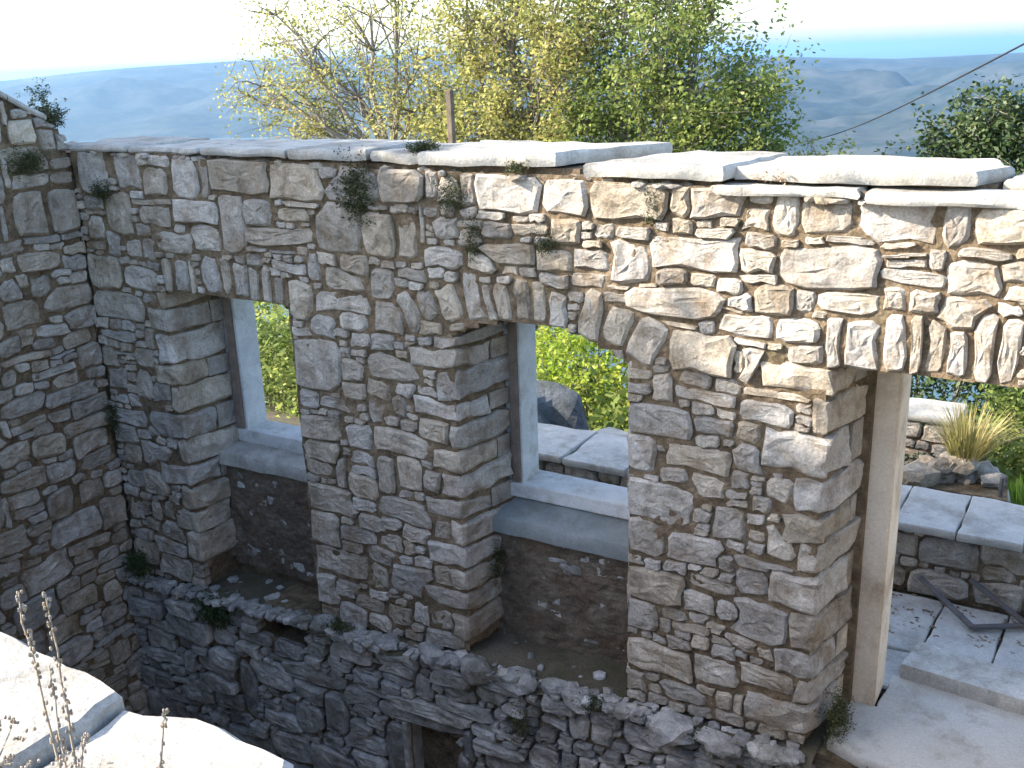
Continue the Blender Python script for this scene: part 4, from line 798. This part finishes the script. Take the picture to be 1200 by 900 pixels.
def tuft(name, label, c, h, r, lm, n=120, seed=1, cat='grass tuft', lean=.5, w=.006, group=None):
    rd = random.Random(seed); V, F = [], []
    for i in range(n):
        a = rd.uniform(0, 6.28); q = rd.random()**.5*r*.35; b = Vector((math.cos(a)*q, math.sin(a)*q, 0)); o_ = rd.uniform(.1, 1)*lean; L = h*rd.uniform(.5, 1)
        d = Vector((math.cos(a)*o_, math.sin(a)*o_, 1)); d.normalize(); s = Vector((-math.sin(a), math.cos(a), 0))*w
        m1 = b+d*L*.55; e = b+d*L+Vector((math.cos(a), math.sin(a), -.5))*L*.18*o_; k = len(V)
        V += [b-s, b+s, m1+s*.8, m1-s*.8, e]; F += [(k, k+1, k+2, k+3), (k+3, k+2, k+4)]
    o = meshobj(name, V, F, lm); o.location = c; tag(o, label, cat, group); return o
tuft('straw_grass', 'yellow straw grass clump growing on the stone heap', (5.62, 3.15, .52), .48, .3, L_STRAW, 420, 1, lean=.9, w=.005)
tuft('lawn_grass', 'sunlit green grass patch right of the iron post', (6.1, 3.6, -.1), .3, 1.2, L_GRASS, 700, 2, lean=.4, w=.008, cat='grass')

def moss(label, c, r, lm, n=140, leaf=.022, seed=1, name='wall_plant', cat='wall plant'):
    rd = random.Random(seed); cen = []; n = int(n*3.2); leaf *= .5
    for i in range(n//5): cen.append((rd.gauss(0, r[0]*.45), rd.gauss(0, r[1]*.45), rd.gauss(0, r[2]*.45)))
    vs, f_ = [], []; leaves(vs, f_, cen, 10, .010, leaf); o = leafobj(name, vs, f_, lm); o.location = c; tag(o, label, cat); return o
moss('dark dried weed hanging below the coping left of the middle window', (2.58, -.03, 2.80), (.13, .03, .20), L_MOSS, 420, .03, 1)
moss('small green tuft on the coping above the gap between windows', (3.0, .08, 3.05), (.10, .08, .03), L_MOSS, 220, .03, 2)
moss('brown-green moss just below the coping, above the middle window', (3.24, -.03, 2.80), (.10, .03, .12), L_MOSS, 260, .02, 3)
moss('small moss patch in the joints above the middle window arch', (3.82, -.025, 2.57), (.07, .02, .07), L_MOSS, 160, .02, 4)
moss('tiny green tuft at the foot of the big slanting slab', (3.65, -.02, 2.96), (.05, .04, .03), L_MOSS, 80, .025, 5)
moss('leafy weed on the stepped corner where both walls meet', (-.05, -.10, 3.22), (.12, .10, .09), L_MOSS, 420, .035, 6)
moss('thin upright sprigs above the stepped corner', (-.12, -.08, 3.36), (.12, .08, .12), L_DARK, 90, .03, 7)
moss('dark moss high on the gable wall near the left edge', (.03, -.36, 2.95), (.03, .16, .10), L_MOSS, 380, .025, 8)
moss('moss under the corner block at the top of the wall corner', (.30, -.03, 2.72), (.12, .03, .08), L_MOSS, 260, .022, 9)
moss('green moss in the wall corner at mid height', (.06, -.05, 1.05), (.07, .06, .16), L_MOSS, 260, .022, 10)
moss('dark green fern clump on the ledge below the left window', (.98, -.13, -.33), (.16, .06, .12), L_DARK, 520, .035, 11)
moss('dark weeds in the bottom corner beside the ledge', (.14, -.10, -.16), (.14, .08, .10), L_DARK, 420, .03, 12)
moss('moss at the foot of the middle window jamb', (3.27, .24, .45), (.04, .06, .16), L_MOSS, 220, .02, 13)
moss('green weeds at the foot of the door jamb', (5.45, .12, .12), (.07, .12, .14), L_MOSS, 420, .025, 14)
moss('weeds along the ledge beneath the door pier', (4.85, -.12, -.07), (.30, .05, .03), L_MOSS, 420, .024, 15)
moss('small weeds on the ledge under the middle window', (4.12, -.13, -.08), (.12, .06, .03), L_MOSS, 260, .024, 16)
moss('weeds spilling over the front edge of the doorstep', (5.75, -.12, -.03), (.25, .05, .04), L_MOSS, 420, .024, 17)
moss('green moss low on the lower wall under the middle window', (3.62, -.14, -.40), (.08, .03, .14), L_MOSS, 200, .022, 18)
moss('brown moss band under the slanting slab, left of the upright pale stone', (4.42, -.02, 2.78), (.05, .02, .14), L_MOSS, 120, .022, 20)
moss('dead roots in the joint right of the middle arch', (3.36, -.02, 2.55), (.05, .02, .12), L_MOSS, 180, .022, 21)
moss('dry brown growth at the foot of the middle pier', (2.2, -.10, -.14), (.16, .05, .03), L_MOSS, 200, .026, 22)
moss('grey dry tuft on the thick slab near the right end of the wall', (5.05, .1, 2.95), (.12, .08, .02), L_BRN, 200, .03, 19)

def weed(label, base, stalks, seed):
    rd = random.Random(seed); t = thing('dry_weed', label, 'dry weed', base, None)
    for (dx, dy, h, lean) in stalks:
        a = Acc(); b = Vector(base)+Vector((dx, dy, 0)); pts = [b+Vector((lean[0]*k/8*h, lean[1]*k/8*h, h*k/8))+Vector((rd.gauss(0, .002), rd.gauss(0, .002), 0)) for k in range(9)]
        tube(a, pts, [.0032-.0002*k for k in range(9)], 5)
        o = a.build('stalk', M_DRY, t); c = Acc()
        for k in range(int(h*110)):
            u = 1-rd.random()**1.3*.75; p = b+Vector((lean[0]*u*h, lean[1]*u*h, u*h)); q = rd.uniform(0, 6.28); s = rd.uniform(.003, .008)
            rock(c, p+Vector((math.cos(q)*s, math.sin(q)*s, 0)), .0030, .0030, .0055, k, q)
        tag(c.build('seed_head', M_DRY, o), kind='stuff')
    return t
weed('two tall dry brown stalks standing before the left sunlit slab', (4.71, -3.66, 2.06), [(0, 0, .50, (-.06, 0)), (.035, .01, .50, (-.02, .02)), (-.03, .02, .30, (-.1, .1)), (.05, -.02, .22, (.2, .1))], 2)
weed('short leaning dry stalk in front of the lower wall', (4.80, -3.52, 2.04), [(0, 0, .22, (.28, .05))], 5)
def tangle(label, base, r, n, seed):
    rd = random.Random(seed); t = thing('dry_shrub', label, 'dry shrub', base); a = Acc(); c = Acc()
    for i in range(n):
        q = rd.uniform(0, 6.28); e = Vector(base)+Vector((math.cos(q)*r*rd.random(), math.sin(q)*r*rd.random(), rd.uniform(.02, .16))); m1 = Vector(base).lerp(e, .6)+Vector((rd.gauss(0, .02), rd.gauss(0, .02), .03))
        tube(a, [base, m1, e], [.0025, .002, .001], 3)
        for k in range(6): rock(c, e.lerp(m1, rd.random()*.5)+Vector((rd.gauss(0, .008), rd.gauss(0, .008), rd.gauss(0, .008))), .0035, .0035, .005, k, q)
    a.build('twigs', M_DRY, t); tag(c.build('dry_buds', M_DRY, t), kind='stuff')
tangle('tangled dry shrub spilling over the near slabs at the bottom left', (4.70, -3.76, 2.05), .17, 40, 3)
tangle('dry shrub at the very bottom left corner of the picture', (4.50, -3.72, 2.06), .13, 26, 4)

# undergrowth that covers the slope below the terrace
rd = random.Random(77); cen = []
for i in range(5200):
    y = 4.2+26*rd.random()**1.4; x = rd.uniform(-6-y*1.1, 9+y*.1); cl = nz((x*.5, y*.5, 9))
    cen.append((x, y, gh(x, y)+rd.uniform(.05, .55)+max(0, cl)*1.0))
vs, f_ = [], []; leaves(vs, f_, cen, 20, (.22, .22, .16), .12); tag(leafobj('undergrowth', vs, f_, L_GRN), kind='stuff')
# ruined wall on the right of the room, just outside the picture
ew = thing('east_stone_wall', 'rubble wall closing the right side of the roofless room', 'stone wall', (8.6, -2, -2.7))
fe = Face(-4.0, 0, -1.0, 3.2, lambda U, V: np.ones(U.shape, bool), lambda u, v, d: (8.40-d, u, v), res=.02, seed=44)
fe.fill([(.44, .24, 16), (.3, .18, 16), (.2, .13, 16)]); fe.build(ew, M_STONE, big=9); acc = Acc(); fe.mortar(acc, .02, 5); prism(acc, [(8.44, -4), (8.9, -4), (8.9, .7), (8.44, .7)], -3, 3.2); acc.build('wall_core', M_MORTAR, ew)
# grit and dead leaves on the paving
rd = random.Random(5); cen = [(rd.uniform(4.4, 7.2), 1.84-abs(rd.gauss(0, .35)), .006) for _ in range(160)]
vs, f_ = [], []; leaves(vs, f_, [c for c in cen if c[1] > .75], 3, (.02, .02, .002), .03, flat=.05); tag(leafobj('leaf_litter', vs, f_, L_BRN), kind='stuff')

# ------------------------------------------------------------------ the sea haze
bm = bmesh.new(); bmesh.ops.create_cube(bm, size=1)
for v in bm.verts: v.co = Vector((v.co.x*88000, v.co.y*88000, -246 if v.co.z < 0 else 90))
m = bpy.data.materials.new('air_haze'); m.use_nodes = True; n = m.node_tree.nodes; n.remove(n['Principled BSDF'])
pv = n.new('ShaderNodeVolumePrincipled'); pv.inputs['Color'].default_value = (.34, .62, 1, 1); pv.inputs['Density'].default_value = HAZE; pv.inputs['Anisotropy'].default_value = .45
m.node_tree.links.new(pv.outputs[0], n['Material Output'].inputs['Volume'])
me = bpy.data.meshes.new('haze'); bm.to_mesh(me); bm.free(); me.materials.append(m); o = bpy.data.objects.new('haze', me); COL.objects.link(o); tag(o, 'pale sea haze between the ruin and the hills', 'haze', kind='stuff')
